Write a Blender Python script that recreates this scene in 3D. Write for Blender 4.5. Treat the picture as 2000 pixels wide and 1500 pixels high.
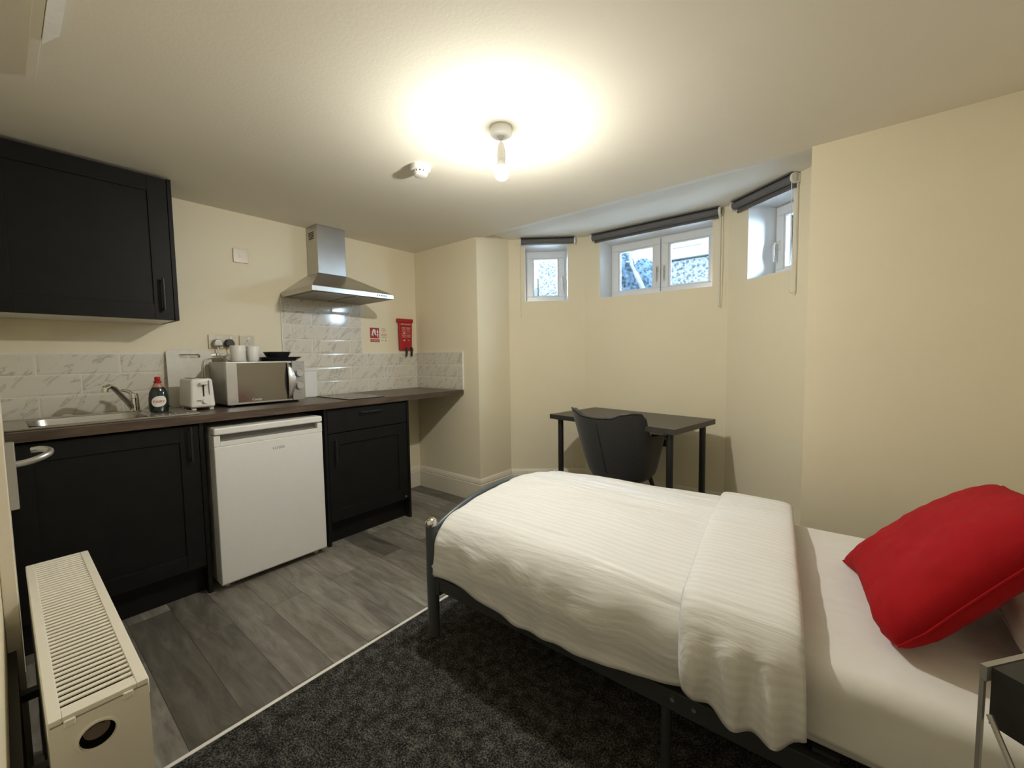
import bpy, bmesh, math, random
from mathutils import Vector, Matrix, noise
random.seed(7)
S = bpy.context.scene
for o in list(bpy.data.objects): bpy.data.objects.remove(o, do_unlink=True)
R = math.radians; PI = math.pi

# ------------------------------------------------------------------ camera
cam_d = bpy.data.cameras.new('camera'); cam = bpy.data.objects.new('camera', cam_d)
S.collection.objects.link(cam); S.camera = cam
CP = Vector((3.0697, -2.4224, 1.1835)); yaw, pitch, roll = 0.6775, -0.0648, -0.0142
fw = Vector((-math.sin(yaw)*math.cos(pitch), math.cos(yaw)*math.cos(pitch), math.sin(pitch)))
rt = fw.cross(Vector((0, 0, 1))).normalized(); up = rt.cross(fw)
r2 = rt*math.cos(roll)+up*math.sin(roll); u2 = -rt*math.sin(roll)+up*math.cos(roll)
cam.matrix_world = Matrix(((r2.x, u2.x, -fw.x, CP.x), (r2.y, u2.y, -fw.y, CP.y), (r2.z, u2.z, -fw.z, CP.z), (0, 0, 0, 1)))
cam_d.sensor_width = 36; cam_d.lens = 804.38/2000*36; cam_d.clip_start = 0.01

# ------------------------------------------------------------------ light and exposure
W = bpy.data.worlds.new('overcast_sky'); S.world = W; W.use_nodes = True
bg = W.node_tree.nodes['Background']; bg.inputs[0].default_value = (0.60, 0.81, 1.0, 1); bg.inputs[1].default_value = 90.0
BULB_STRENGTH = 1480.0
S.view_settings.view_transform = 'Standard'; S.view_settings.look = 'None'
S.view_settings.gamma = 1; S.view_settings.use_curve_mapping = False
S.view_settings.exposure = 0.12

# ------------------------------------------------------------------ materials
def nodes(name):
    m = bpy.data.materials.new(name); m.use_nodes = True; nt = m.node_tree
    return m, nt, nt.nodes['Principled BSDF'], nt.nodes, nt.links
def mat(name, col, rough=.5, metal=0, var=.04, scale=30, bump=0, bscale=200, spec=.5, coat=0, trans=0, emis=None, estr=0, ani=0, sheen=0):
    m, nt, b, N, L = nodes(name)
    b.inputs['Roughness'].default_value = rough; b.inputs['Metallic'].default_value = metal
    b.inputs['Specular IOR Level'].default_value = spec; b.inputs['Coat Weight'].default_value = coat
    b.inputs['Transmission Weight'].default_value = trans
    b.inputs['Sheen Weight'].default_value = sheen
    tc = N.new('ShaderNodeTexCoord'); n = N.new('ShaderNodeTexNoise'); n.inputs['Scale'].default_value = scale; n.inputs['Detail'].default_value = 4
    L.new(tc.outputs['Object'], n.inputs['Vector'])
    cr = N.new('ShaderNodeValToRGB'); L.new(n.outputs['Fac'], cr.inputs['Fac'])
    cr.color_ramp.elements[0].position = .3; cr.color_ramp.elements[1].position = .7
    cr.color_ramp.elements[0].color = tuple(max(0, c*(1-var)) for c in col)+(1,)
    cr.color_ramp.elements[1].color = tuple(min(1, c*(1+var)) for c in col)+(1,)
    L.new(cr.outputs['Color'], b.inputs['Base Color'])
    if bump:
        n2 = N.new('ShaderNodeTexNoise'); n2.inputs['Scale'].default_value = bscale; n2.inputs['Detail'].default_value = 3
        L.new(tc.outputs['Object'], n2.inputs['Vector'])
        bp = N.new('ShaderNodeBump'); bp.inputs['Strength'].default_value = bump; bp.inputs['Distance'].default_value = .01
        L.new(n2.outputs['Fac'], bp.inputs['Height']); L.new(bp.outputs['Normal'], b.inputs['Normal'])
    if emis: b.inputs['Emission Color'].default_value = emis+(1,); b.inputs['Emission Strength'].default_value = estr
    return m
M = {}
M['wall'] = mat('cream_wall_paint', (.84, .765, .585), .75, var=.012, scale=3, bump=.04, bscale=60, spec=.25)
M['ceil'] = mat('ceiling_paint', (.84, .795, .69), .85, var=.012, scale=3, bump=.05, bscale=80, spec=.2)
M['ceilwhite'] = mat('white_ceiling_paint', (.84, .83, .80), .85, var=.01, scale=3, spec=.2)
M['skirt'] = mat('gloss_white_woodwork', (.80, .74, .62), .35, var=.01)
M['white'] = mat('white_plastic', (.80, .79, .76), .35, var=.01)
M['upvc'] = mat('white_window_frame_plastic', (.86, .88, .90), .28, var=.01)
M['enamel'] = mat('white_enamel', (.80, .79, .77), .32, var=.008, spec=.5)
M['radwhite'] = mat('radiator_enamel', (.84, .80, .71), .38, var=.01)
M['dark_slot'] = mat('dark_recess', (.015, .013, .012), .8)
M['black_cab'] = mat('black_cabinet_foil', (.009, .009, .009), .48, var=.15, scale=12, bump=.03, bscale=90, spec=.22)
M['black_handle'] = mat('black_handle_metal', (.02, .02, .021), .38, metal=.3)
M['black_gloss'] = mat('black_glass', (.02, .02, .022), .08, var=.02)
M['black_plastic'] = mat('black_plastic', (.02, .02, .02), .45)
M['steel'] = mat('brushed_steel', (.50, .49, .47), .30, metal=1, var=.05, scale=8, bump=.02, bscale=300)
M['steel_dark'] = mat('dark_steel_filter', (.30, .29, .27), .45, metal=1)
M['chrome'] = mat('chrome', (.75, .74, .72), .10, metal=1, var=.01)
M['satin'] = mat('satin_aluminium', (.55, .55, .54), .35, metal=.9, var=.02)
M['silver'] = mat('silver_paint', (.42, .41, .39), .33, metal=.65, var=.02)
M['mirror_door'] = mat('mirrored_oven_glass', (.30, .29, .27), .12, metal=.85, var=.02)
M['cream_plate'] = mat('grey_cream_switch_plastic', (.55, .51, .42), .35, metal=.2)
M['bedgrey'] = mat('grey_powder_coated_steel', (.11, .125, .14), .38, metal=.35, var=.03)
M['rail'] = mat('dark_grey_steel', (.045, .048, .05), .45, metal=.2)
M['desk'] = mat('black_brown_wood_effect', (.045, .040, .036), .36, var=.15, scale=20, spec=.5)
M['deskleg'] = mat('black_steel_leg', (.018, .018, .018), .4)
M['chair'] = mat('dark_charcoal_velvet', (.022, .022, .022), .75, var=.2, scale=60, bump=.1, bscale=400, sheen=.25)
M['chairpipe'] = mat('charcoal_piping', (.06, .06, .06), .5)
M['blind'] = mat('grey_blind_fabric', (.13, .13, .135), .7, bump=.05, bscale=600)
M['board'] = mat('milky_plastic_board', (.68, .66, .60), .4)
M['red'] = mat('red_vinyl', (.42, .012, .018), .38, var=.06)
M['redcloth'] = mat('red_cotton', (.36, .006, .010), .85, var=.06, scale=10, bump=.15, bscale=700, spec=.15)
M['sheet'] = mat('white_cotton_sheet', (.80, .78, .75), .75, var=.015, bump=.05, bscale=500)
M['green'] = mat('dark_green_soap', (.004, .015, .014), .12, var=.1, coat=.5)
M['pinkplastic'] = mat('clear_pinkish_neck', (.42, .20, .16), .15, var=.05)
M['bulb_off'] = mat('bulb_collar', (.8, .78, .72), .4)
M['mag'] = mat('red_print', (.40, .02, .02), .5)
M['inkbrown'] = mat('brown_print', (.17, .13, .08), .6)
M['pinkprint'] = mat('pale_pink_print', (.75, .45, .40), .5)
M['greyprint'] = mat('grey_print', (.22, .21, .20), .5)
M['trimwhite'] = mat('white_edge_trim', (.85, .83, .78), .35)
M['brass'] = mat('dull_metal_valve', (.30, .24, .20), .4, metal=.8)
M['white_print'] = mat('white_print', (.8, .78, .74), .5)
M['bulb'] = mat('lit_bulb_glass', (1, 1, 1), .4, emis=(1.0, .985, .90), estr=BULB_STRENGTH)
def bulb_profile(m):   # an LED bulb throws little light back towards its cap
    nt = m.node_tree; N, L = nt.nodes, nt.links; b = N['Principled BSDF']
    g = N.new('ShaderNodeNewGeometry'); s = N.new('ShaderNodeSeparateXYZ'); L.new(g.outputs['Normal'], s.inputs[0])
    r = N.new('ShaderNodeMapRange'); r.inputs[1].default_value = -1; r.inputs[2].default_value = 1; L.new(s.outputs[2], r.inputs[0])
    cr = ramp(N, [(0, (.66,)*3), (.3, (1,)*3), (.45, (.90,)*3), (.545, (.25,)*3), (.63, (.01,)*3)]); L.new(r.outputs[0], cr.inputs[0]); r = cr; k = N.new('ShaderNodeMath'); k.operation = 'MULTIPLY'; k.inputs[1].default_value = BULB_STRENGTH; L.new(r.outputs[0], k.inputs[0]); L.new(k.outputs[0], b.inputs['Emission Strength'])


def glass(name, col=(1, 1, 1), rough=0.0):
    m, nt, b, N, L = nodes(name)
    out = N['Material Output']; g = N.new('ShaderNodeBsdfGlossy'); g.inputs['Roughness'].default_value = .02
    t = N.new('ShaderNodeBsdfTransparent'); t.inputs['Color'].default_value = col+(1,)
    fr = N.new('ShaderNodeFresnel'); fr.inputs['IOR'].default_value = 1.45
    mx = N.new('ShaderNodeMixShader'); L.new(fr.outputs[0], mx.inputs[0]); L.new(t.outputs[0], mx.inputs[1]); L.new(g.outputs[0], mx.inputs[2])
    L.new(mx.outputs[0], out.inputs['Surface']); N.remove(b)
    return m
M['glass'] = glass('window_glass', (.96, .98, 1))

def mapping(N, L, rot=(0, 0, 0), sc=(1, 1, 1), loc=(0, 0, 0)):
    tc = N.new('ShaderNodeTexCoord'); mp = N.new('ShaderNodeMapping')
    mp.inputs['Rotation'].default_value = rot; mp.inputs['Scale'].default_value = sc; mp.inputs['Location'].default_value = loc
    L.new(tc.outputs['Object'], mp.inputs['Vector']); return mp
def swizzle(N, L, a, b):
    """object coords -> (a, b, 0)"""
    tc = N.new('ShaderNodeTexCoord'); s = N.new('ShaderNodeSeparateXYZ'); c = N.new('ShaderNodeCombineXYZ')
    L.new(tc.outputs['Object'], s.inputs[0]); L.new(s.outputs[a], c.inputs[0]); L.new(s.outputs[b], c.inputs[1]); return c
def ramp(N, stops):
    r = N.new('ShaderNodeValToRGB'); e = r.color_ramp.elements
    while len(e) < len(stops): e.new(.5)
    for i, (p, c) in enumerate(stops): e[i].position = p; e[i].color = tuple(c)+(1,)
    return r
def tiles(name, a):
    m, nt, b, N, L = nodes(name)
    c = swizzle(N, L, a, 2)
    mp = N.new('ShaderNodeMapping'); mp.inputs['Location'].default_value = (.06, -.92, 0); L.new(c.outputs[0], mp.inputs[0])
    br = N.new('ShaderNodeTexBrick'); L.new(mp.outputs[0], br.inputs['Vector'])
    br.inputs['Scale'].default_value = 1; br.inputs['Brick Width'].default_value = .30; br.inputs['Row Height'].default_value = .1035
    br.inputs['Mortar Size'].default_value = .0022; br.inputs['Mortar Smooth'].default_value = .1
    br.offset = .5; br.inputs['Color1'].default_value = (0, 0, 0, 1); br.inputs['Color2'].default_value = (1, 1, 1, 1)
    # per-tile offset of the veining
    mulv = N.new('ShaderNodeVectorMath'); mulv.operation = 'MULTIPLY_ADD'
    L.new(br.outputs['Color'], mulv.inputs[0]); mulv.inputs[1].default_value = (3.1, 5.7, 0); L.new(mp.outputs[0], mulv.inputs[2])
    m2 = N.new('ShaderNodeMapping'); m2.inputs['Rotation'].default_value = (0, 0, R(-48)); L.new(mulv.outputs[0], m2.inputs[0])
    m3 = N.new('ShaderNodeMapping'); m3.inputs['Scale'].default_value = (5, 17, 1); L.new(m2.outputs[0], m3.inputs[0])
    n = N.new('ShaderNodeTexNoise'); n.inputs['Scale'].default_value = 1.25; n.inputs['Detail'].default_value = 4; n.inputs['Distortion'].default_value = .9
    L.new(m3.outputs[0], n.inputs['Vector'])
    r = ramp(N, [(.0, (.72, .685, .60)), (.36, (.71, .675, .59)), (.415, (.50, .47, .41)), (.445, (.71, .675, .59)), (.62, (.73, .695, .61)), (.665, (.60, .57, .50)), (.71, (.73, .695, .61))])
    L.new(n.outputs['Fac'], r.inputs['Fac'])
    mx = N.new('ShaderNodeMix'); mx.data_type = 'RGBA'; L.new(br.outputs['Fac'], mx.inputs[0]); L.new(r.outputs[0], mx.inputs[6]); mx.inputs[7].default_value = (.82, .80, .74, 1)
    L.new(mx.outputs[2], b.inputs['Base Color']); b.inputs['Roughness'].default_value = .10
    # bevelled edge of each tile
    br2 = N.new('ShaderNodeTexBrick'); L.new(mp.outputs[0], br2.inputs['Vector']); br2.offset = .5
    br2.inputs['Scale'].default_value = 1; br2.inputs['Brick Width'].default_value = .30; br2.inputs['Row Height'].default_value = .1035
    br2.inputs['Mortar Size'].default_value = .012; br2.inputs['Mortar Smooth'].default_value = 1
    bp = N.new('ShaderNodeBump'); bp.invert = True; bp.inputs['Strength'].default_value = .35; bp.inputs['Distance'].default_value = .004
    L.new(br2.outputs['Fac'], bp.inputs['Height']); L.new(bp.outputs[0], b.inputs['Normal'])
    return m
bulb_profile(M['bulb'])
M['tile_k'] = tiles('marble_metro_tiles', 1); M['tile_f'] = tiles('marble_metro_tiles_side', 0)

def vinyl():
    m, nt, b, N, L = nodes('grey_oak_vinyl_planks')
    mp = mapping(N, L)
    br = N.new('ShaderNodeTexBrick'); L.new(mp.outputs[0], br.inputs['Vector']); br.offset = .37
    br.inputs['Scale'].default_value = 1; br.inputs['Brick Width'].default_value = .95; br.inputs['Row Height'].default_value = .152
    br.inputs['Mortar Size'].default_value = .0012; br.inputs['Bias'].default_value = 0
    br.inputs['Color1'].default_value = (0, 0, 0, 1); br.inputs['Color2'].default_value = (1, 1, 1, 1)
    mu = N.new('ShaderNodeVectorMath'); mu.operation = 'MULTIPLY_ADD'; L.new(br.outputs['Color'], mu.inputs[0]); mu.inputs[1].default_value = (7.3, 4.9, 3); L.new(mp.outputs[0], mu.inputs[2])
    m2 = N.new('ShaderNodeMapping'); m2.inputs['Scale'].default_value = (2.0, 11, 1); L.new(mu.outputs[0], m2.inputs[0])
    n = N.new('ShaderNodeTexNoise'); n.inputs['Scale'].default_value = 2.0; n.inputs['Detail'].default_value = 8; n.inputs['Distortion'].default_value = .7; n.inputs['Roughness'].default_value = .62
    L.new(m2.outputs[0], n.inputs['Vector'])
    r = ramp(N, [(.25, (.085, .076, .062)), (.45, (.165, .152, .130)), (.6, (.225, .21, .182)), (.78, (.33, .31, .275))]); L.new(n.outputs['Fac'], r.inputs[0])
    pl = ramp(N, [(0, (.62, .61, .60)), (1, (1.42, 1.42, 1.42))]); L.new(br.outputs['Color'], pl.inputs[0])
    mx = N.new('ShaderNodeMix'); mx.data_type = 'RGBA'; mx.blend_type = 'MULTIPLY'; mx.inputs[0].default_value = 1
    L.new(r.outputs[0], mx.inputs[6]); L.new(pl.outputs[0], mx.inputs[7])
    m4 = N.new('ShaderNodeMix'); m4.data_type = 'RGBA'; L.new(br.outputs['Fac'], m4.inputs[0]); L.new(mx.outputs[2], m4.inputs[6]); m4.inputs[7].default_value = (.06, .05, .045, 1)
    L.new(m4.outputs[2], b.inputs['Base Color']); b.inputs['Roughness'].default_value = .42
    bp = N.new('ShaderNodeBump'); bp.inputs['Strength'].default_value = .12; bp.inputs['Distance'].default_value = .003
    L.new(n.outputs['Fac'], bp.inputs['Height']); L.new(bp.outputs[0], b.inputs['Normal'])
    return m
M['vinyl'] = vinyl()
def carpet():
    m, nt, b, N, L = nodes('charcoal_loop_carpet')
    mp = mapping(N, L)
    n = N.new('ShaderNodeTexNoise'); n.inputs['Scale'].default_value = 190; n.inputs['Detail'].default_value = 3; L.new(mp.outputs[0], n.inputs['Vector'])
    n2 = N.new('ShaderNodeTexNoise'); n2.inputs['Scale'].default_value = 28; n2.inputs['Detail'].default_value = 4; L.new(mp.outputs[0], n2.inputs['Vector'])
    ad = N.new('ShaderNodeMath'); ad.operation = 'MULTIPLY_ADD'; L.new(n2.outputs['Fac'], ad.inputs[0]); ad.inputs[1].default_value = .45; L.new(n.outputs['Fac'], ad.inputs[2])
    r = ramp(N, [(.50, (.008, .008, .0075)), (.68, (.028, .027, .025)), (.80, (.085, .082, .075)), (.92, (.16, .155, .14))]); L.new(ad.outputs[0], r.inputs[0])
    L.new(r.outputs[0], b.inputs['Base Color']); b.inputs['Roughness'].default_value = .95; b.inputs['Specular IOR Level'].default_value = .1
    bp = N.new('ShaderNodeBump'); bp.inputs['Strength'].default_value = .9; bp.inputs['Distance'].default_value = .006
    L.new(n.outputs['Fac'], bp.inputs['Height']); L.new(bp.outputs[0], b.inputs['Normal'])
    return m
M['carpet'] = carpet()
def worktop_mat():
    m, nt, b, N, L = nodes('brown_wood_effect_laminate')
    mp = mapping(N, L, sc=(16, 1.6, 16))
    n = N.new('ShaderNodeTexNoise'); n.inputs['Scale'].default_value = 2.5; n.inputs['Detail'].default_value = 6; n.inputs['Distortion'].default_value = .8; L.new(mp.outputs[0], n.inputs['Vector'])
    r = ramp(N, [(.3, (.050, .033, .023)), (.55, (.095, .066, .047)), (.75, (.14, .10, .075))]); L.new(n.outputs['Fac'], r.inputs[0])
    L.new(r.outputs[0], b.inputs['Base Color']); b.inputs['Roughness'].default_value = .34
    return m
M['worktop'] = worktop_mat()
def duvet_mat():
    m, nt, b, N, L = nodes('white_satin_stripe_duvet')
    at = N.new('ShaderNodeUVMap'); at.uv_map = 'UVMap'
    s = N.new('ShaderNodeSeparateXYZ'); L.new(at.outputs[0], s.inputs[0])
    mul = N.new('ShaderNodeMath'); mul.operation = 'MULTIPLY'; mul.inputs[1].default_value = 2*PI/.024; L.new(s.outputs[1], mul.inputs[0])
    sn = N.new('ShaderNodeMath'); sn.operation = 'SINE'; L.new(mul.outputs[0], sn.inputs[0])
    mr = N.new('ShaderNodeMapRange'); L.new(sn.outputs[0], mr.inputs[0]); mr.inputs[1].default_value = -.25; mr.inputs[2].default_value = .25
    c = ramp(N, [(0, (.785, .775, .760)), (1, (.83, .82, .81))]); L.new(mr.outputs[0], c.inputs[0]); L.new(c.outputs[0], b.inputs['Base Color'])
    rr = N.new('ShaderNodeMapRange'); L.new(mr.outputs[0], rr.inputs[0]); rr.inputs[3].default_value = .75; rr.inputs[4].default_value = .5; L.new(rr.outputs[0], b.inputs['Roughness'])
    tc = N.new('ShaderNodeTexCoord'); mp = N.new('ShaderNodeMapping'); mp.inputs['Scale'].default_value = (2.2, 16, 8); L.new(tc.outputs['Object'], mp.inputs[0])
    n = N.new('ShaderNodeTexNoise'); n.inputs['Scale'].default_value = 1.0; n.inputs['Detail'].default_value = 4; n.inputs['Distortion'].default_value = .5; L.new(mp.outputs[0], n.inputs['Vector'])
    bp = N.new('ShaderNodeBump'); bp.inputs['Strength'].default_value = .42; bp.inputs['Distance'].default_value = .03
    L.new(n.outputs['Fac'], bp.inputs['Height']); L.new(bp.outputs[0], b.inputs['Normal'])
    b.inputs['Sheen Weight'].default_value = .1
    return m
M['duvet'] = duvet_mat()
def rough_stone(name, cols, scale, bump=.8, rough=.9):
    m, nt, b, N, L = nodes(name); mp = mapping(N, L)
    v = N.new('ShaderNodeTexVoronoi'); v.inputs['Scale'].default_value = scale; L.new(mp.outputs[0], v.inputs['Vector'])
    n = N.new('ShaderNodeTexNoise'); n.inputs['Scale'].default_value = scale*.6; n.inputs['Detail'].default_value = 6; L.new(mp.outputs[0], n.inputs['Vector'])
    ad = N.new('ShaderNodeMath'); ad.operation = 'MULTIPLY_ADD'; L.new(v.outputs['Distance'], ad.inputs[0]); ad.inputs[1].default_value = .5; L.new(n.outputs['Fac'], ad.inputs[2])
    r = ramp(N, [(.35, cols[0]), (.6, cols[1]), (.85, cols[2])]); L.new(ad.outputs[0], r.inputs[0]); L.new(r.outputs[0], b.inputs['Base Color'])
    b.inputs['Roughness'].default_value = rough; b.inputs['Specular IOR Level'].default_value = 0
    bp = N.new('ShaderNodeBump'); bp.inputs['Strength'].default_value = bump; bp.inputs['Distance'].default_value = .03; L.new(ad.outputs[0], bp.inputs['Height']); L.new(bp.outputs[0], b.inputs['Normal'])
    return m
M['pebble'] = rough_stone('grey_pebbledash', [(.005, .006, .007), (.013, .015, .017), (.036, .038, .040)], 34)
M['foliage'] = rough_stone('blue_green_foliage', [(.0016, .003, .004), (.005, .0075, .010), (.013, .018, .023)], 26)
M['render_white'] = mat('white_house_render', (.055, .052, .048), .9, spec=0, var=.05, scale=2)
M['stone_white'] = mat('pale_painted_stone', (.04, .040, .040), .9, spec=0, var=.1, scale=3, bump=.4, bscale=8)
M['dark_stone'] = rough_stone('dark_damp_stone', [(.002, .0024, .003), (.006, .007, .009), (.012, .014, .017)], 8)
M['bark'] = mat('pale_bark', (.030, .030, .030), .9, spec=0, var=.15, scale=12)
M['paving'] = mat('pale_bounce_paving', (.55, .54, .52), .9, var=.12, scale=6, bump=.2, bscale=20)  # ground colour made pale to bounce daylight up to the bay ceiling
M['winglass'] = mat('dark_house_glass', (.03, .05, .07), .1)

# ------------------------------------------------------------------ mesh helpers
class MB:
    def __init__(s): s.b = bmesh.new()
    def box(s, x0, x1, y0, y1, z0, z1, m=None, sub=None):
        r = bmesh.ops.create_cube(s.b, size=1)
        mt = Matrix.Translation(((x0+x1)/2, (y0+y1)/2, (z0+z1)/2)) @ Matrix.Diagonal((abs(x1-x0), abs(y1-y0), abs(z1-z0), 1))
        bmesh.ops.transform(s.b, matrix=(m @ mt) if m else mt, verts=r['verts']); return s
    def cyl(s, p0, p1, r0, r1=None, n=20, caps=True):
        p0 = Vector(p0); p1 = Vector(p1); r1 = r0 if r1 is None else r1; d = p1-p0
        q = d.to_track_quat('Z', 'Y').to_matrix().to_4x4()
        r = bmesh.ops.create_cone(s.b, cap_ends=caps, cap_tris=False, segments=n, radius1=r0, radius2=r1, depth=d.length)
        bmesh.ops.transform(s.b, matrix=Matrix.Translation((p0+p1)/2) @ q, verts=r['verts']); return s
    def sph(s, c, r, sc=(1, 1, 1), u=20, v=12):
        k = bmesh.ops.create_uvsphere(s.b, u_segments=u, v_segments=v, radius=r)
        bmesh.ops.transform(s.b, matrix=Matrix.Translation(c) @ Matrix.Diagonal(tuple(sc)+(1,)), verts=k['verts']); return s
    def tube(s, pts, r, n=10, closed=False):
        pts = [Vector(p) for p in pts]; rings = []; N = len(pts)
        t0 = None; nrm = None
        for i, p in enumerate(pts):
            if closed: t = (pts[(i+1) % N]-pts[i-1])
            else: t = (pts[min(i+1, N-1)]-pts[max(i-1, 0)])
            t.normalize()
            if nrm is None:
                a = Vector((0, 0, 1)) if abs(t.z) < .9 else Vector((1, 0, 0)); nrm = t.cross(a).normalized()
            else:
                nrm = (nrm-t*nrm.dot(t)).normalized()
            bi = t.cross(nrm); rr = r[i] if isinstance(r, (list, tuple)) else r
            rings.append([s.b.verts.new(p+nrm*rr*math.cos(2*PI*k/n)+bi*rr*math.sin(2*PI*k/n)) for k in range(n)])
        for i in range(N if closed else N-1):
            a = rings[i]; c = rings[(i+1) % N]
            for k in range(n): s.b.faces.new((a[k], a[(k+1) % n], c[(k+1) % n], c[k]))
        if not closed: s.b.faces.new(rings[0][::-1]); s.b.faces.new(rings[-1])
        return s
    def lathe(s, prof, c=(0, 0, 0), n=28, sc=(1, 1), m=None, caps=True):
        rings = []
        for r, z in prof:
            if r < 1e-5: rings.append([s.b.verts.new(Vector((c[0], c[1], c[2]+z)))])
            else: rings.append([s.b.verts.new(Vector((c[0]+r*sc[0]*math.cos(2*PI*k/n), c[1]+r*sc[1]*math.sin(2*PI*k/n), c[2]+z))) for k in range(n)])
        for a, b_ in zip(rings, rings[1:]):
            for k in range(n):
                va = a[k % len(a)], a[(k+1) % len(a)]; vb = b_[k % len(b_)], b_[(k+1) % len(b_)]
                f = []
                for v in (va[0], va[1], vb[1], vb[0]):
                    if v not in f: f.append(v)
                if len(f) > 2: s.b.faces.new(f)
        if caps and len(rings[0]) > 1: s.b.faces.new(rings[0][::-1])
        if caps and len(rings[-1]) > 1: s.b.faces.new(rings[-1])
        if m: bmesh.ops.transform(s.b, matrix=m, verts=[v for r_ in rings for v in r_])
        return s
    def prism(s, poly, a, b_, axis=2):
        """extrude polygon (2D) along axis from a to b"""
        def mk(p, h):
            if axis == 2: return Vector((p[0], p[1], h))
            if axis == 1: return Vector((p[0], h, p[1]))
            return Vector((h, p[0], p[1]))
        lo = [s.b.verts.new(mk(p, a)) for p in poly]; hi = [s.b.verts.new(mk(p, b_)) for p in poly]
        n = len(poly); s.b.faces.new(lo[::-1]); s.b.faces.new(hi)
        for i in range(n): s.b.faces.new((lo[i], lo[(i+1) % n], hi[(i+1) % n], hi[i]))
        return s
    def poly(s, pts):
        s.b.faces.new([s.b.verts.new(Vector(p)) for p in pts]); return s
    def hexa(s, b4, t4):
        lo = [s.b.verts.new(Vector(p)) for p in b4]; hi = [s.b.verts.new(Vector(p)) for p in t4]
        s.b.faces.new(lo[::-1]); s.b.faces.new(hi)
        for i in range(4): s.b.faces.new((lo[i], lo[(i+1) % 4], hi[(i+1) % 4], hi[i]))
        return s
    def xf(s, m): bmesh.ops.transform(s.b, matrix=m, verts=s.b.verts); return s
    def build(s, name, m, parent=None, bevel=0, smooth=False, seg=2, sub=0, fix=True, weld=False):
        if weld: bmesh.ops.remove_doubles(s.b, verts=s.b.verts, dist=1e-5)
        if fix: bmesh.ops.recalc_face_normals(s.b, faces=s.b.faces)
        me = bpy.data.meshes.new(name); s.b.to_mesh(me); s.b.free()
        o = bpy.data.objects.new(name, me); S.collection.objects.link(o)
        me.materials.append(M[m] if isinstance(m, str) else m)
        if smooth or bevel:
            for p in me.polygons: p.use_smooth = True
        if bevel:
            md = o.modifiers.new('bevel', 'BEVEL'); md.width = bevel; md.segments = seg; md.limit_method = 'ANGLE'; md.angle_limit = R(40); md.harden_normals = True
        if sub:
            md = o.modifiers.new('sub', 'SUBSURF'); md.levels = sub; md.render_levels = sub
        if smooth and not bevel and not sub:
            try: me.set_sharp_from_angle(angle=R(42))
            except Exception: pass
        if parent is not None:
            o.parent = parent; o.matrix_parent_inverse = (Matrix.Translation(parent.location) @ parent.rotation_euler.to_matrix().to_4x4()).inverted()
        return o
def tag(o, label=None, cat=None, group=None, kind=None):
    if label: o['label'] = label
    if cat: o['category'] = cat
    if group: o['group'] = group
    if kind: o['kind'] = kind
    return o
def thing(name, loc, label, cat, rz=0, group=None, kind=None):
    o = bpy.data.objects.new(name, None); o.empty_display_size = .05; S.collection.objects.link(o)
    o.location = loc; o.rotation_euler = (0, 0, rz); return tag(o, label, cat, group, kind)
def structure(o, label=None, cat=None): return tag(o, label, cat, kind='structure')
def text(name, body, size, mtx, m, parent, depth=.0004, align='CENTER', sx=1):
    cu = bpy.data.curves.new(name, 'FONT'); cu.body = body; cu.size = size; cu.extrude = depth; cu.align_x = align; cu.align_y = 'CENTER'; cu.resolution_u = 3
    t = bpy.data.objects.new(name, cu); S.collection.objects.link(t)
    dg = bpy.context.evaluated_depsgraph_get(); me = bpy.data.meshes.new_from_object(t.evaluated_get(dg))
    bpy.data.objects.remove(t, do_unlink=True)
    me.transform(mtx @ Matrix.Diagonal((sx, 1, 1, 1))); me.materials.clear(); me.materials.append(M[m])
    o = bpy.data.objects.new(name, me); S.collection.objects.link(o)
    if parent is not None: o.parent = parent; o.matrix_parent_inverse = (Matrix.Translation(parent.location) @ parent.rotation_euler.to_matrix().to_4x4()).inverted()
    return o
def face_x(x, y, z):   # text plane that faces +X, reading along +Y
    return Matrix(((0, 0, 1, x), (1, 0, 0, y), (0, 1, 0, z), (0, 0, 0, 1)))

# ------------------------------------------------------------------ room shell
H = 2.138; HB = 2.20; YB = -2.452; XR = 3.74; CX = 1.573
A = (.776, 0.); B = (.776, .404); Cc = (1.31, .785); D = (2.43, .785); F = (2.928, .404); G = (2.928, 0.)
T = .14   # wall thickness of plain walls
structure(MB().prism([(0, YB), (CX, YB), (CX, .9), (0, .9)], -.1, 0).build('floor', 'vinyl'), 'grey oak effect vinyl plank floor by the kitchen units', 'floor')
structure(MB().prism([(CX, YB), (XR, YB), (XR, 0), (CX, 0)], -.1, .006).build('floor_carpet', 'carpet'), 'charcoal carpet under and in front of the bed', 'carpet')
structure(MB().prism([(CX, 0), (XR, 0), (XR, .9), (CX, .9)], -.1, 0).build('floor_bay', 'vinyl'), 'vinyl plank floor in the window bay', 'floor')
structure(MB().box(CX-.008, CX+.006, YB, 0, -.005, .009).build('trim_1', 'trimwhite', bevel=.002), 'thin pale strip where vinyl floor meets carpet', 'threshold strip')
structure(MB().prism([(-T, YB-T), (XR+T, YB-T), (XR+T, .02), (-T, .02)], H, H+.12).build('ceiling', 'ceil'), 'cream painted main ceiling', 'ceiling')
m = MB(); m.hexa([(.4, .02, H), (3.3, .02, H), (3.3, .22, HB), (.4, .22, HB)], [(.4, .02, H+.12), (3.3, .02, H+.12), (3.3, .22, HB+.12), (.4, .22, HB+.12)])
m.box(.4, 3.3, .22, 1.3, HB, HB+.12)
structure(m.build('ceiling_bay', 'ceilwhite', fix=True), 'raised ceiling of the window bay', 'ceiling')
structure(MB().box(-T, 0, YB-T, T, 0, H).build('wall_kitchen', 'wall'), 'cream wall behind the kitchen units', 'wall')
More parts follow.
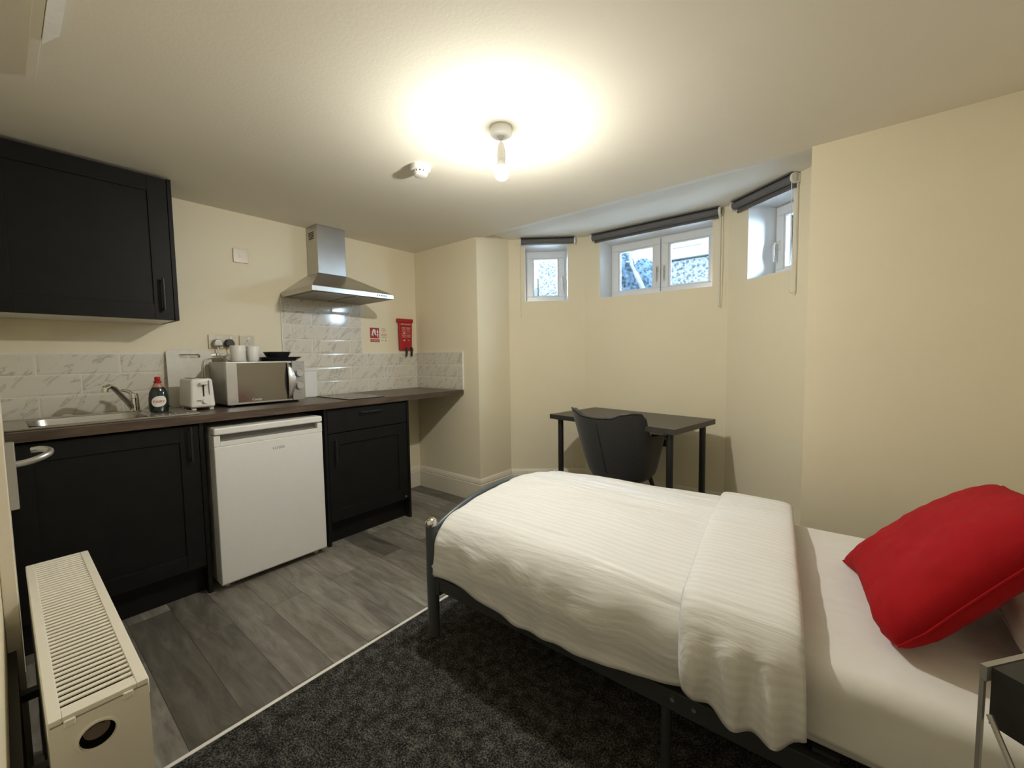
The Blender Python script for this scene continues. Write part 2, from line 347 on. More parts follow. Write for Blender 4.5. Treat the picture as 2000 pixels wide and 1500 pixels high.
structure(MB().box(0, A[0], 0, T, 0, H+.1).build('wall_end', 'wall'), 'short cream wall at the end of the worktop', 'wall')
structure(MB().box(G[0], XR+T, 0, T, 0, H+.1).build('wall_long', 'wall'), 'long cream wall beside the bed', 'wall')
structure(MB().box(XR, XR+T, YB, 0, 0, H).build('wall_head', 'wall'), 'wall at the head of the bed', 'wall')
structure(MB().box(-T, XR+T, YB-T, YB, 0, H).build('wall_door', 'wall'), 'wall behind the radiator with the door', 'wall')
structure(MB().box(A[0]-T, A[0], T, B[1]+.06, 0, HB+.06).build('wall_bay_left', 'wall'), 'left return wall of the window bay', 'wall')
structure(MB().box(G[0], G[0]+T, T, F[1]+.06, 0, HB+.06).build('wall_bay_right', 'wall'), 'right return wall of the window bay', 'wall')

def frame_mtx(P, Q):
    t = Vector((Q[0]-P[0], Q[1]-P[1], 0)).normalized(); n = Vector((-t.y, t.x, 0))
    return Matrix(((t.x, n.x, 0, P[0]), (t.y, n.y, 0, P[1]), (0, 0, 1, 0), (0, 0, 0, 1)))
def bay_wall(name, P, Q, h0, h1, z0, z1, label, ext=(0, 0), dep=.30):
    m = frame_mtx(P, Q); L_ = (Vector(Q)-Vector(P)).length; e0, e1 = ext
    b = MB()
    b.box(-e0, h0, 0, dep, 0, HB+.05, m); b.box(h1, L_+e1, 0, dep, 0, HB+.05, m)
    b.box(h0, h1, 0, dep, 0, z0, m); b.box(h0, h1, 0, dep, z1, HB+.05, m)
    structure(b.build(name, 'wall'), label, 'wall'); return m
Z0, Z1 = 1.668, 2.150
m1 = bay_wall('wall_bay_1', B, Cc, .141, .514, Z0, Z1, 'bay wall with the small left window', (.1, .1))
m2 = bay_wall('wall_bay_2', Cc, D, .141, 1.017, Z0, Z1, 'bay wall with the wide middle window', (.1, .1))
m3 = bay_wall('wall_bay_3', D, F, .163, .495, Z0, Z1, 'bay wall with the small right window', (.1, .1))

# windows
def window(name, m, h0, h1, sashes, hand, label):
    """sashes: list of (a,b); hand: list of handle x positions"""
    w = thing(name, m @ Vector(((h0+h1)/2, .2, Z0)), label, 'window', kind='structure')
    y = .225
    f = MB(); t = .028
    f.box(h0, h1, y, y+.065, Z0, Z0+t, m).box(h0, h1, y, y+.065, Z1-t, Z1, m).box(h0, h0+t, y, y+.065, Z0+t, Z1-t, m).box(h1-t, h1, y, y+.065, Z0+t, Z1-t, m)
    if len(sashes) > 1: f.box(sashes[0][1]-.008, sashes[1][0]+.008, y+.012, y+.065, Z0+t, Z1-t, m)
    f.build('outer_frame', 'upvc', w, bevel=.003)
    e = .004
    MB().box(h0, h1, .001, y-.001, Z1-e, Z1, m).box(h0, h0+e, .001, y-.001, Z0+e, Z1-e, m).box(h1-e, h1, .001, y-.001, Z0+e, Z1-e, m).build('reveal_lining', 'upvc', w)
    MB().box(h0, h1, .001, y-.001, Z0, Z0+e, m).build('sill', 'upvc', w)
    for (a, b_), hx in zip(sashes, hand):
        s = MB(); q = .055; z0, z1 = Z0+.012, Z1-.012
        y0, y1 = y-.014, y+.05
        s.box(a, b_, y0, y1, z0, z0+q, m).box(a, b_, y0, y1, z1-q, z1, m).box(a, a+q, y0, y1, z0+q, z1-q, m).box(b_-q, b_, y0, y1, z0+q, z1-q, m)
        sa = s.build('sash', 'upvc', w, bevel=.004)
        g = MB(); k = .012
        for aa, bb, cc, dd in ((a+q, b_-q, z0+q, z0+q+k), (a+q, b_-q, z1-q-k, z1-q), (a+q, a+q+k, z0+q+k, z1-q-k), (b_-q-k, b_-q, z0+q+k, z1-q-k)):
            g.box(aa, bb, y0+.006, y1-.02, cc, dd, m)
        o = g.build('glazing_bead', 'upvc', sa, bevel=.003)
        o = MB().box(a+q, b_-q, y0+.026, y0+.032, z0+q, z1-q, m).build('pane', 'glass', sa)
        hz = (Z0+Z1)/2-.02
        hb = MB().box(hx-.011, hx+.011, y0-.010, y0, hz-.03, hz+.03, m)
        p = [m @ Vector(v) for v in ((hx, y0-.008, hz+.01), (hx, y0-.032, hz+.012), (hx, y0-.042, hz-.01), (hx+.001, y0-.046, hz-.05), (hx+.001, y0-.044, hz-.105))]
        hb.tube(p, [.008, .009, .009, .008, .006], 8)
        hb.build('handle', 'white', sa, bevel=.002)
    return w
window('window_1', m1, .141, .514, [(.155, .500)], [.476], 'small white window at the left of the bay')
window('window_2', m2, .141, 1.017, [(.155, .574), (.584, 1.003)], [.550, .608], 'wide two-sash white window in the middle of the bay')
window('window_3', m3, .163, .495, [(.177, .481)], [.201], 'small white window at the right of the bay')

# blinds
def blind(m, a, b_, drop, side, chain_z, label, two_ply=True):
    zt = HB-.005; R_ = .023
    o = thing('roller_blind', m @ Vector(((a+b_)/2, -.03, zt)), label, 'blind', group='roller blinds over the bay windows')
    yc = -.034
    MB().cyl(m @ Vector((a, yc, zt-.028)), m @ Vector((b_, yc, zt-.028)), R_, n=28).build('rolled_fabric', 'blind', o, smooth=True)
    MB().box(a+.008, b_-.008, yc+R_-.004, yc+R_-.002, zt-.028-drop, zt-.028, m).build('hanging_fabric', 'blind', o)
    MB().cyl(m @ Vector((a+.008, yc+R_-.003, zt-.028-drop)), m @ Vector((b_-.008, yc+R_-.003, zt-.028-drop)), .007, n=12).build('bottom_bar', 'blind', o, smooth=True)
    MB().box(a-.005, b_+.005, -.058, -.002, zt-.003, zt+.004, m).build('head_rail', 'blind', o, bevel=.001)
    for x0 in (a-.014, b_):
        k = MB(); k.cyl(m @ Vector((x0, yc, zt-.028)), m @ Vector((x0+.014, yc, zt-.028)), .030, n=24); k.box(x0, x0+.014, yc, -.001, zt-.05, zt-.002, m)
        k.build('end_bracket', 'white', o, bevel=.002)
    cx = b_+.007 if side > 0 else a-.007
    pts = []
    w = .016; zb = chain_z
    top = zt-.035
    for i in range(9): pts.append((cx+.004*math.sin(i*.4)*side, yc-.022, top+(zb+w-top)*i/8))
    for i in range(1, 8):
        an = PI*i/8; pts.append((cx, yc-.022*math.cos(an), zb+w-w*1.2*math.sin(an)))
    for i in range(9): pts.append((cx, yc+.022, zb+w+(top-zb-w)*i/8))
    MB().tube([m @ Vector(p) for p in pts], .0022, 6).build('pull_chain', 'white', o, smooth=True)
blind(m1, .112, .560, .005, -1, 1.53, 'short grey roller blind above the small left window')
blind(m2, .095, 1.060, .032, 1, 1.52, 'long grey roller blind above the wide middle window')
blind(m3, .080, .520, .040, 1, 1.53, 'grey roller blind slanting over the right bay window')

# skirting boards
def skirting(name, pts, label):
    prof = [(0, 0), (.018, 0), (.018, .138), (.014, .143), (.016, .150), (.012, .168), (.006, .182), (0, .188)]
    b = MB(); n = len(pts); rings = []
    for i, p in enumerate(pts):
        p = Vector(p)
        d0 = (p-Vector(pts[i-1])).normalized() if i else None; d1 = (Vector(pts[i+1])-p).normalized() if i < n-1 else None
        d0 = d0 or d1; d1 = d1 or d0
        n0 = Vector((d0.y, -d0.x)); n1 = Vector((d1.y, -d1.x)); nn = (n0+n1)/(1+n0.dot(n1))
        rings.append([b.b.verts.new(Vector((p.x+nn.x*q, p.y+nn.y*q, z))) for q, z in prof])
    for a, c in zip(rings, rings[1:]):
        for k in range(len(prof)):
            b.b.faces.new((a[k], a[(k+1) % len(prof)], c[(k+1) % len(prof)], c[k]))
    b.b.faces.new(rings[0]); b.b.faces.new(rings[-1][::-1])
    return structure(b.build(name, 'skirt'), label, 'skirting board')
skirting('baseboard_left', [(0, -.545), (0, 0), A, B, Cc], 'tall cream skirting from the hob unit into the bay')
skirting('baseboard_right', [Cc, D, F, G, (XR, 0)], 'cream skirting behind the desk and bed')

# ------------------------------------------------------------------ kitchen
WT = .920
def shaker(b, x, y0, y1, z0, z1, st=.075, th=.02):
    """shaker style front lying in the plane x..x+th"""
    b.box(x, x+th-.007, y0+st-.002, y1-st+.002, z0+st-.002, z1-st+.002)
    b.box(x, x+th, y0, y0+st, z0, z1).box(x, x+th, y1-st, y1, z0, z1)
    b.box(x, x+th, y0+st, y1-st, z0, z0+st).box(x, x+th, y0+st, y1-st, z1-st, z1); return b
def pull(name, x, y, z, ln, parent, vert=True, r=.006):
    b = MB()
    e = (0, 0, ln/2) if vert else (0, ln/2, 0)
    p = Vector((x+.026, y, z)); e = Vector(e); k = e*.86
    b.tube([p-e, p-e*.5, p+e*.5, p+e], [r*.85, r, r, r*.85], 10)
    for q in (k, -k): b.cyl(Vector((x-.001, y, z))+q, p+q, r*.8, n=10)
    return b.build(name, 'black_handle', parent, smooth=True)

c = thing('base_cabinet', (.29, -.865, 0), 'black base cabinet with drawer and door at the right end of the worktop', 'cabinet', group='black base cabinets')
y0, y1 = -1.182, -.548
MB().box(.003, .555, y0+.019, y1-.019, .13, WT-.042).build('carcass', 'black_cab', c)
MB().box(.003, .575, y0, y0+.018, 0, WT-.041).build('side_panel', 'black_cab', c, bevel=.001)
MB().box(.02, .580, y1-.018, y1, 0, WT-.041).build('side_panel', 'black_cab', c, bevel=.001)
MB().box(.500, .518, y0+.019, y1-.019, 0.001, .128).build('plinth', 'black_cab', c)
k = shaker(MB(), .556, y0+.02, y1-.02, .150, .715).build('door', 'black_cab', c, bevel=.0015)
pull('handle', .576, y0+.06, .60, .16, k)
k = MB().box(.556, .576, y0+.02, y1-.02, .721, .868).build('drawer', 'black_cab', c, bevel=.0015)
pull('handle', .576, (y0+y1)/2-.005, .835, .16, k, False)
MB().cyl((.577, y1-.045, .17), (.582, y1-.045, .17), .006, n=12).build('screw_cap', 'satin', c)

c = thing('base_cabinet', (.29, -2.12, 0), 'black single-door base cabinet under the sink', 'cabinet', group='black base cabinets')
y0, y1 = -2.445, -1.80
MB().box(.003, .555, y0+.002, y1-.019, .13, .735).build('carcass', 'black_cab', c)
MB().box(.02, .580, y1-.018, y1, 0, WT-.041).build('side_panel', 'black_cab', c, bevel=.001)
MB().box(.500, .518, y0+.002, y1-.019, 0.001, .128).build('plinth', 'black_cab', c)
k = shaker(MB(), .556, y0+.01, y1-.02, .150, .868).build('door', 'black_cab', c, bevel=.0015)
pull('handle', .576, y1-.055, .78, .17, k)

# worktop with a cut-out for the bowl
bx0, bx1, by0, by1 = .185, .475, -2.36, -1.985
m = MB(); zt, zb = WT, WT-.039
m.box(.003, bx0, YB+.004, -.003, zb, zt).box(bx1, .604, YB+.004, -.003, zb, zt)
m.box(bx0, bx1, YB+.004, by0, zb, zt).box(bx0, bx1, by1, -.003, zb, zt)
o = m.build('worktop', 'worktop'); tag(o, 'brown wood-effect worktop running over cabinets and fridge', 'worktop')

# sink
s = thing('sink', (.33, -2.11, WT), 'stainless steel sink with bowl and ribbed drainer set in the worktop', 'sink')
def sink_mesh():
    b = MB(); z = WT+.002
    X0, X1, Y0, Y1 = .105, .550, -2.432, -1.800
    b.box(X0, bx0, Y0, Y1, z-.001, z+.002).box(bx1, X1, Y0, Y1, z-.001, z+.002)
    b.box(bx0, bx1, Y0, by0, z-.001, z+.002).box(bx0, bx1, by1, Y1, z-.001, z+.002)
    for a in ((X0, X1, Y0, Y0+.008), (X0, X1, Y1-.008, Y1), (X0, X0+.008, Y0, Y1), (X1-.008, X1, Y0, Y1)): b.box(*a, z, z+.006)
    return b
sink_mesh().build('deck', 'steel', s, bevel=.002)
def bowl():
    b = MB(); lev = [(.002, 0), (-.01, .004), (-.10, .014), (-.135, .03), (-.145, .06)]; rings = []
    def rr(x0, x1, y0, y1, r, n=6):
        p = []
        for cx_, cy_, a0 in ((x1-r, y1-r, 0), (x0+r, y1-r, 90), (x0+r, y0+r, 180), (x1-r, y0+r, 270)):
            for i in range(n+1): a = R(a0+90*i/n); p.append((cx_+r*math.cos(a), cy_+r*math.sin(a)))
        return p
    for dz, ins in lev: rings.append([b.b.verts.new(Vector((x, y, WT+.003+dz))) for x, y in rr(bx0+ins, bx1-ins, by0+ins, by1-ins, .06)])
    for a, c_ in zip(rings, rings[1:]):
        for k in range(len(a)): b.b.faces.new((a[k], a[(k+1) % len(a)], c_[(k+1) % len(a)], c_[k]))
    b.b.faces.new(rings[-1]); return b
bowl().build('bowl', 'steel', s, smooth=True)
r_ = MB()
for i in range(6): r_.box(.19, .46, -1.955+i*.024, -1.947+i*.024, WT+.0035, WT+.0065)
r_.build('drainer_ribs', 'steel', s, bevel=.001)
MB().cyl((.33, -2.17, WT-.141), (.33, -2.17, WT-.139), .036).build('drain_plate', 'chrome', s, smooth=True)

t = thing('mixer_tap', (.150, -1.985, WT+.004), 'chrome single-lever mixer tap at the back of the sink', 'tap')
MB().cyl((.150, -1.985, WT+.004), (.150, -1.985, WT+.012), .027).cyl((.150, -1.985, WT+.012), (.150, -1.985, WT+.075), .021, .019).build('tap_body', 'chrome', t, smooth=True)
tp = [(.155, -1.992, WT+.022), (.175, -2.012, WT+.058), (.205, -2.045, WT+.105), (.232, -2.070, WT+.140), (.245, -2.088, WT+.148), (.252, -2.102, WT+.140)]
MB().tube(tp, [.013, .013, .012, .012, .0125, .013], 14).cyl((.252, -2.102, WT+.142), (.254, -2.106, WT+.122), .013).build('spout', 'chrome', t, smooth=True)
MB().cyl((.150, -1.985, WT+.075), (.148, -1.985, WT+.100), .021, .017).tube([(.150, -1.985, WT+.092), (.140, -2.00, WT+.112), (.130, -2.030, WT+.122)], [.010, .009, .007], 10).build('lever', 'chrome', t, smooth=True)

# hob
h = thing('hob', (.325, -.88, WT), 'black glass domino hob let into the worktop under the hood', 'hob')
MB().box(.075, .575, -1.010, -.745, WT-.001, WT+.006).build('glass_top', 'black_gloss', h, bevel=.002)
for x in (.21, .44): MB().lathe([(.072, 0), (.072, .0006), (.069, .0006), (.069, 0)], (x, -.88, WT+.006), 36, caps=False).build('cooking_zone', 'greyprint', h)

# fridge
f = thing('fridge', (.32, -1.497, 0), 'white under-counter fridge between the two black cabinets', 'fridge')
fy0, fy1 = -1.772, -1.222
MB().box(.04, .555, fy0, fy1, .03, .835).build('body', 'enamel', f, bevel=.006)
MB().box(.02, .635, fy0, fy1, .812, .848).build('top', 'enamel', f, bevel=.008)
d = MB(); d.prism([(.560, .03), (.618, .03), (.627, .038), (.627, .752), (.560, .752)], fy0, fy1, 1)
dr = d.build('door', 'enamel', f, bevel=.005)
MB().box(.560, .598, fy0+.03, fy1-.03, .755, .808).build('grip_recess', 'greyprint', dr)
g = MB(); g.box(.560, .627, fy0, fy0+.028, .7525, .808).box(.560, .627, fy1-.028, fy1, .7525, .808)
g.prism([(.560, .752), (.627, .752), (.627, .778), (.612, .776), (.600, .756), (.560, .756)], fy0+.028, fy1-.028, 1)
g.build('grip', 'enamel', dr, bevel=.003)
MB().box(.555, .560, fy0+.006, fy1-.006, .035, .806).build('door_seal', 'greyprint', f)
for y in (fy0+.04, fy1-.04):
    MB().cyl((.56, y, 0), (.56, y, .03), .014).build('foot', 'white', f)
for y in (fy0+.05, fy1-.05): MB().cyl((.10, y, 0), (.10, y, .03), .014).build('foot', 'white', f)
text('badge', 'LOGIK', .020, face_x(.6275, -1.47, .700), 'greyprint', dr, sx=1.1)

# wall cabinet
w = thing('wall_cabinet', (.16, -2.12, 1.4), 'black wall cabinet with pale underside above the sink', 'cabinet')
wy0, wy1 = YB+.004, -1.808
MB().box(.003, .298, wy0, wy1-.02, 1.418, 2.124).build('carcass', 'black_cab', w)
MB().box(.003, .298, wy0, wy1-.019, 1.402, 1.4175).build('underside', 'white', w); w.children[-1]['label'] = 'pale cream underside panel'
MB().box(.003, .322, wy1-.018, wy1, 1.402, 2.126).build('side_panel', 'black_cab', w, bevel=.001)
k = shaker(MB(), .299, wy0, wy1-.020, 1.404, 2.122, .078, .021).build('door', 'black_cab', w, bevel=.0015)
pull('handle', .320, wy1-.062, 1.53, .165, k, r=.0075)

# cooker hood
hd = thing('cooker_hood', (.2, -.865, 1.63), 'stainless steel chimney cooker hood above the hob', 'cooker hood')
ya, yb, xf = -1.165, -.563, .462
b = MB(); b.box(.003, xf, ya, yb, 1.622, 1.655)
b.build('lip', 'steel', hd, bevel=.002)
b = MB(); cy0, cy1, cxf = -.973, -.757, .165
b.hexa([(.003, ya+.001, 1.6555), (xf-.001, ya+.001, 1.6555), (xf-.001, yb-.001, 1.6555), (.003, yb-.001, 1.6555)],
       [(.003, cy0, 1.800), (cxf, cy0, 1.800), (cxf, cy1, 1.800), (.003, cy1, 1.800)])
b.build('canopy', 'steel', hd, bevel=.002)
ch = MB().box(.003, cxf-.003, cy0+.003, cy1-.003, 1.80, H-.002).build('chimney', 'steel', hd, bevel=.002)
v = MB()
for i in range(5): v.box(.04, .115, cy0+.0015, cy0+.0032, 2.045+i*.011, 2.050+i*.011)
v.build('vent', 'dark_slot', ch)
v = MB().box(.05, xf-.02, ya+.02, -.873, 1.617, 1.6215).box(.05, xf-.02, -.857, yb-.02, 1.617, 1.6215)
v.build('grease_filter', 'steel_dark', hd, bevel=.001)
v = MB()
for i in range(5): v.cyl((xf, -.70+i*.018, 1.640), (xf+.003, -.70+i*.018, 1.640), .0048, n=12)
v.build('buttons', 'black_plastic', hd)

# splashbacks
spk = thing('splashback', (0.004, -1.2, WT), 'marble-look brick tiles behind the worktop rising to the hood', 'splashback', kind='structure')
MB().box(.0005, .009, YB+.004, -.003, WT, 1.232).build('tile_rows', 'tile_k', spk)
MB().box(.0005, .009, -1.167, -.565, 1.2322, 1.622).build('tile_panel', 'tile_k', spk)
tr = MB(); tr.box(.0005, .0105, YB+.004, -1.168, 1.2322, 1.237).box(.0005, .0105, -.564, -.012, 1.2322, 1.237)
tr.box(.0005, .0105, -1.172, -1.1675, 1.2375, 1.622).box(.0005, .0105, -.5645, -.560, 1.2375, 1.622)
tr.build('edge_trim', 'trimwhite', spk)
spf = thing('splashback', (.3, -.004, WT), 'short run of marble-look tiles on the end wall of the worktop', 'splashback', kind='structure')
MB().box(.011, .600, -.009, -.0005, WT, 1.232).build('tile_rows', 'tile_f', spf)
MB().box(.011, .607, -.011, -.0005, 1.2322, 1.240).box(.6005, .607, -.011, -.0005, WT, 1.2320).build('edge_trim', 'trimwhite', spf)

# ---- things on the worktop
def washing_up_bottle():
    x, y, z = .30, -1.912, WT+.0065
    t = thing('soap_bottle', (x, y, z), 'dark green washing-up liquid bottle with red cap beside the tap', 'bottle')
    prof = [(.034, 0), (.040, .006), (.0415, .04), (.041, .075), (.036, .105), (.027, .125), (.0245, .128)]
    MB().lathe(prof, (x, y, z), 32, (.62, 1)).build('bottle_body', 'green', t, smooth=True)
    MB().lathe([(.0245, .128), (.0185, .142), (.014, .150)], (x, y, z), 32, (.75, 1)).build('neck', 'pinkplastic', t, smooth=True)
    MB().lathe([(.015, .150), (.0165, .152), (.0165, .160), (.011, .164), (.0125, .168), (.012, .180), (.008, .183)], (x, y, z), 24).build('cap', 'red', t, smooth=True)
    lb = MB()
    n = 20
    def onface(yy, zz):
        return (x+.62*math.sqrt(max(0, .0424**2-yy*yy))+.0004, y+yy, z+zz)
    rings = []
    for q_ in range(1, 9):
        ring = []
        for i in range(48):
            a = 2*PI*i/48; rr = (1+.16*math.cos(a-.9)**8)*q_/8
            ring.append(lb.b.verts.new(Vector(onface(-.003+.029*rr*math.cos(a), .056+.027*rr*math.sin(a)))))
        rings.append(ring)
    lb.b.faces.new(rings[0])
    for r0_, r1_ in zip(rings, rings[1:]):
        for i in range(48): lb.b.faces.new((r0_[i], r0_[(i+1) % 48], r1_[(i+1) % 48], r1_[i]))
    l = lb.build('label_patch', 'white_print', t, fix=False)
    tx = text('label_text', 'FAIRY', .0185, face_x(0, y-.003, z+.054), 'red', l, sx=.95)
    for v in tx.data.vertices: v.co.x = x+.62*math.sqrt(max(0, .0424**2-(v.co.y-y)**2))+.0009+v.co.x
washing_up_bottle()

def toaster():
    x0, x1, y0, y1, z = .13, .365, -1.795, -1.680, WT
    t = thing('toaster', ((x0+x1)/2, (y0+y1)/2, z), 'small white two-slice toaster between bottle and microwave', 'toaster')
    b = MB(); i = .008
    b.hexa([(x0, y0, z+.014), (x1, y0, z+.014), (x1, y1, z+.014), (x0, y1, z+.014)], [(x0+i, y0+i, z+.172), (x1-i, y0+i, z+.172), (x1-i, y1-i, z+.172), (x0+i, y1-i, z+.172)])
    b.build('housing', 'white', t, bevel=.014, seg=3)
    for k in (-.026, .022): MB().box(x0+.04, x1-.04, (y0+y1)/2+k-.008, (y0+y1)/2+k+.008, z+.168, z+.1735).build('bread_slot', 'dark_slot', t)
    yc = (y0+y1)/2+.004
    MB().box(x1-.006, x1-.001, yc-.003, yc+.003, z+.075, z+.150).build('lever_slot', 'dark_slot', t)
    MB().box(x1-.008, x1+.016, yc-.018, yc+.018, z+.138, z+.152).build('lever', 'white', t, bevel=.004)
    MB().cyl((x1-.003, yc+.004, z+.050), (x1+.012, yc+.004, z+.050), .013, .011, n=24).build('dial', 'white', t, smooth=True)
    MB().box(x1-.006, x1-.0002, yc+.024, yc+.027, z+.085, z+.160).build('groove', 'greyprint', t)
    MB().box(x1-.0022, x1+.0004, yc-.032, yc-.013, z+.051, z+.055).build('badge', 'greyprint', t)
    for px in (x0+.03, x1-.03):
        for py in (y0+.02, y1-.016): MB().box(px-.012, px+.012, py-.01, py+.01, z, z+.015).build('foot', 'white', t, bevel=.003)
toaster()

# chopping board leaning on the tiles
cb = MB(); L_, Wd = .335, .222
pl = []
def rrect(x0, x1, y0, y1, r, n=5):
    p = []
    for cx_, cy_, a0 in ((x1-r, y1-r, 0), (x0+r, y1-r, 90), (x0+r, y0+r, 180), (x1-r, y0+r, 270)):
        for i in range(n+1): a = R(a0+90*i/n); p.append((cx_+r*math.cos(a), cy_+r*math.sin(a)))
    return p
outer = rrect(-Wd/2, Wd/2, 0, L_, .02, 6); inner = rrect(-.052, .052, L_-.048, L_-.026, .0109, 6)
for zz in (0, .010):
    vo = [cb.b.verts.new(Vector((p[0], p[1], zz))) for p in outer]; vi = [cb.b.verts.new(Vector((p[0], p[1], zz))) for p in inner]; pl.append((vo, vi))
    for k in range(len(vo)): cb.b.faces.new((vo[k], vo[(k+1) % len(vo)], vi[(k+1) % len(vi)], vi[k]))
for q in (0, 1):
    a, b_ = pl[0][q], pl[1][q]
    for k in range(len(a)): cb.b.faces.new((a[k], a[(k+1) % len(a)], b_[(k+1) % len(a)], b_[k]))
lean = math.asin(.028/L_)
mt = Matrix(((0, -math.sin(lean), math.cos(lean), .042), (1, 0, 0, -1.706), (0, math.cos(lean), math.sin(lean), WT), (0, 0, 0, 1)))
cb.xf(mt); o = cb.build('chopping_board', 'board', bevel=.002); tag(o, 'milky white plastic chopping board leaning behind the toaster', 'chopping board')

def microwave():
    x0, x1, y0, y1, z0, z1 = .055, .365, -1.626, -1.190, WT+.012, 1.180
    t = thing('microwave', (.2, -1.41, WT), 'silver microwave with two round dials on the worktop', 'microwave')
    MB().box(x0, x1-.03, y0+.004, y1-.004, z0, z1).build('housing', 'silver', t, bevel=.004)
    MB().box(x1-.0295, x1, y0, -1.270, z0, z1).build('door', 'satin', t, bevel=.004)
    dr = t.children[-1]
    MB().box(x1-.002, x1+.0012, y0+.055, -1.300, z0+.012, z1-.008).build('door_window', 'mirror_door', dr, bevel=.001)
    hp = [(x1+.001, -1.290, z1-.012), (x1+.022, -1.286, z1-.035), (x1+.034, -1.284, (z0+z1)/2), (x1+.022, -1.286, z0+.035), (x1+.001, -1.290, z0+.012)]
    hb = MB(); 
    def bez(t_):
        return Vector(hp[0]).lerp(Vector(hp[1]), 0)
    n = 14; rings = []
    for i in range(n+1):
        u = i/n; z = z1-.010-(z1-z0-.020)*u; bow = math.sin(PI*u)
        xx = x1+.002+.030*bow**.8; wd = .008+.020*bow
        rings.append([hb.b.verts.new(Vector(p)) for p in ((xx, -1.303+.004*(1-bow), z), (xx+.006, -1.303+wd*.7, z), (xx+.002, -1.303+wd*1.5, z), (xx-.006, -1.303+wd*.9, z))])
    for a, c_ in zip(rings, rings[1:]):
        for k in range(4): hb.b.faces.new((a[k], a[(k+1) % 4], c_[(k+1) % 4], c_[k]))
    hb.b.faces.new(rings[0]); hb.b.faces.new(rings[-1][::-1])
    hb.build('handle', 'satin', dr, smooth=True)
    MB().box(x1+.0008, x1+.0018, -1.304, -1.2725, z0+.012, z1-.012).build('handle_recess', 'dark_slot', dr)
    pn = MB().box(x1-.0295, x1-.001, -1.268, y1, z0, z1).build('control_panel', 'silver', t, bevel=.003)
    for z in (z0+.092, z0+.172):
        MB().cyl((x1-.001, -1.228, z), (x1+.004, -1.228, z), .028, n=32).build('dial_ring', 'steel_dark', pn, smooth=True)
        k = MB().cyl((x1+.004, -1.228, z), (x1+.020, -1.228, z), .0225, .021, n=32)
        k.build('dial', 'satin', pn, smooth=True)
    for z in (z0+.045, z0+.215): MB().box(x1-.0012, x1-.0004, -1.240, -1.216, z, z+.003).build('scale_print', 'greyprint', pn)
    text('badge', 'Candy', .017, face_x(x1+.0016, -1.475, z0+.025), 'white_print', dr, sx=1.2)
    for x in (x0+.03, x1-.05):
        for y in (y0+.04, y1-.04): MB().cyl((x, y, WT), (x, y, z0), .012, n=12).build('foot', 'black_plastic', t)
microwave()

def mug(x, y, r, h, label, ha):
    t = thing('mug', (x, y, 1.1805), label, 'mug', group='white mugs on the microwave')
    MB().lathe([(0, 0), (r*.92, 0), (r, .004), (r, h-.002), (r-.0015, h), (r-.004, h-.002), (r-.005, .008), (0, .006)], (x, y, 1.1805), 36).build('cup', 'white', t, smooth=True)
    p = []
    for i in range(9):
        a = -PI/2+PI*i/8; rr = r-.002+.028*math.cos(a); p.append((x+rr*math.cos(ha), y+rr*math.sin(ha), 1.1805+h*.5+.030*math.sin(a)))
    MB().tube(p, .0045, 8).build('handle', 'white', t, smooth=True)
mug(.200, -1.508, .040, .098, 'larger white mug on the microwave, nearer the plug', R(185))
mug(.180, -1.418, .035, .094, 'slimmer white mug on the microwave, beside the black plate', R(200))

o = MB(); z = 1.1805; s1, s2 = .075, .115
def sqdish(b, cx_, cy_, z, s1, s2, h, th):
    def rg(s, zz): return [b.b.verts.new(Vector((cx_+p[0], cy_+p[1], zz))) for p in rrect(-s, s, -s, s, s*.18, 4)]
    rs = [rg(s1, z), rg(s2, z+h), rg(s2-th, z+h), rg(s1-th*.5, z+th)]
    for a, c_ in zip(rs, rs[1:]):
        for k in range(len(a)): b.b.faces.new((a[k], a[(k+1) % len(a)], c_[(k+1) % len(a)], c_[k]))
    b.b.faces.new(rs[0][::-1]); b.b.faces.new(rs[-1])
sqdish(o, .195, -1.279, z, .078, .112, .026, .005)
tag(o.build('plate', 'black_gloss', smooth=True), 'square black plate on the microwave under the bowl', 'plate')
o = MB().lathe([(0, .0), (.045, 0), (.050, .004), (.080, .050), (.081, .054), (.077, .052), (.048, .009), (0, .007)], (.195, -1.283, 1.1855), 40)
tag(o.build('bowl', 'black_gloss', smooth=True), 'round black bowl standing in the square plate', 'bowl')
wb = thing('storage_box', (.085, -1.07, WT), 'narrow white box standing between microwave and hob', 'box')
MB().box(.03, .135, -1.150, -1.000, WT, WT+.185).build('box_body', 'white', wb, bevel=.005)
MB().box(.028, .137, -1.152, -.998, WT+.186, WT+.202).build('lid', 'white', wb, bevel=.004)

# sockets, switch, plugs
def plate_(name, label, cat, y0, y1, z0, z1, gang):
    t = thing(name, (.004, (y0+y1)/2, (z0+z1)/2), label, cat)
    MB().box(.0005, .009, y0, y1, z0, z1).build('face_plate', 'cream_plate', t, bevel=.0015)
    w = (y1-y0)/gang
    for i in range(gang):
        yc = y0+w*(i+.5); zc = (z0+z1)/2
        MB().box(.009, .0125, yc+w*.12-.006, yc+w*.12+.006, zc+.016, zc+.034).build('rocker', 'white', t, bevel=.001)
        k = MB(); k.box(.0085, .0094, yc-.002, yc+.002, zc+.002, zc+.011).box(.0085, .0094, yc-.014, yc-.008, zc-.014, zc-.010).box(.0085, .0094, yc+.008, yc+.014, zc-.014, zc-.010)
        k.build('pin_holes', 'dark_slot', t)
    return t
plate_('double_socket', 'double wall socket with two plugs behind the mugs', 'socket', -1.602, -1.455, 1.264, 1.350, 2)
plate_('wall_socket', 'wall socket behind the mugs, right of the double socket', 'socket', -1.434, -1.348, 1.264, 1.350, 1)
t = thing('isolator_switch', (.004, -1.399, 1.863), 'square switch plate high on the kitchen wall', 'switch')
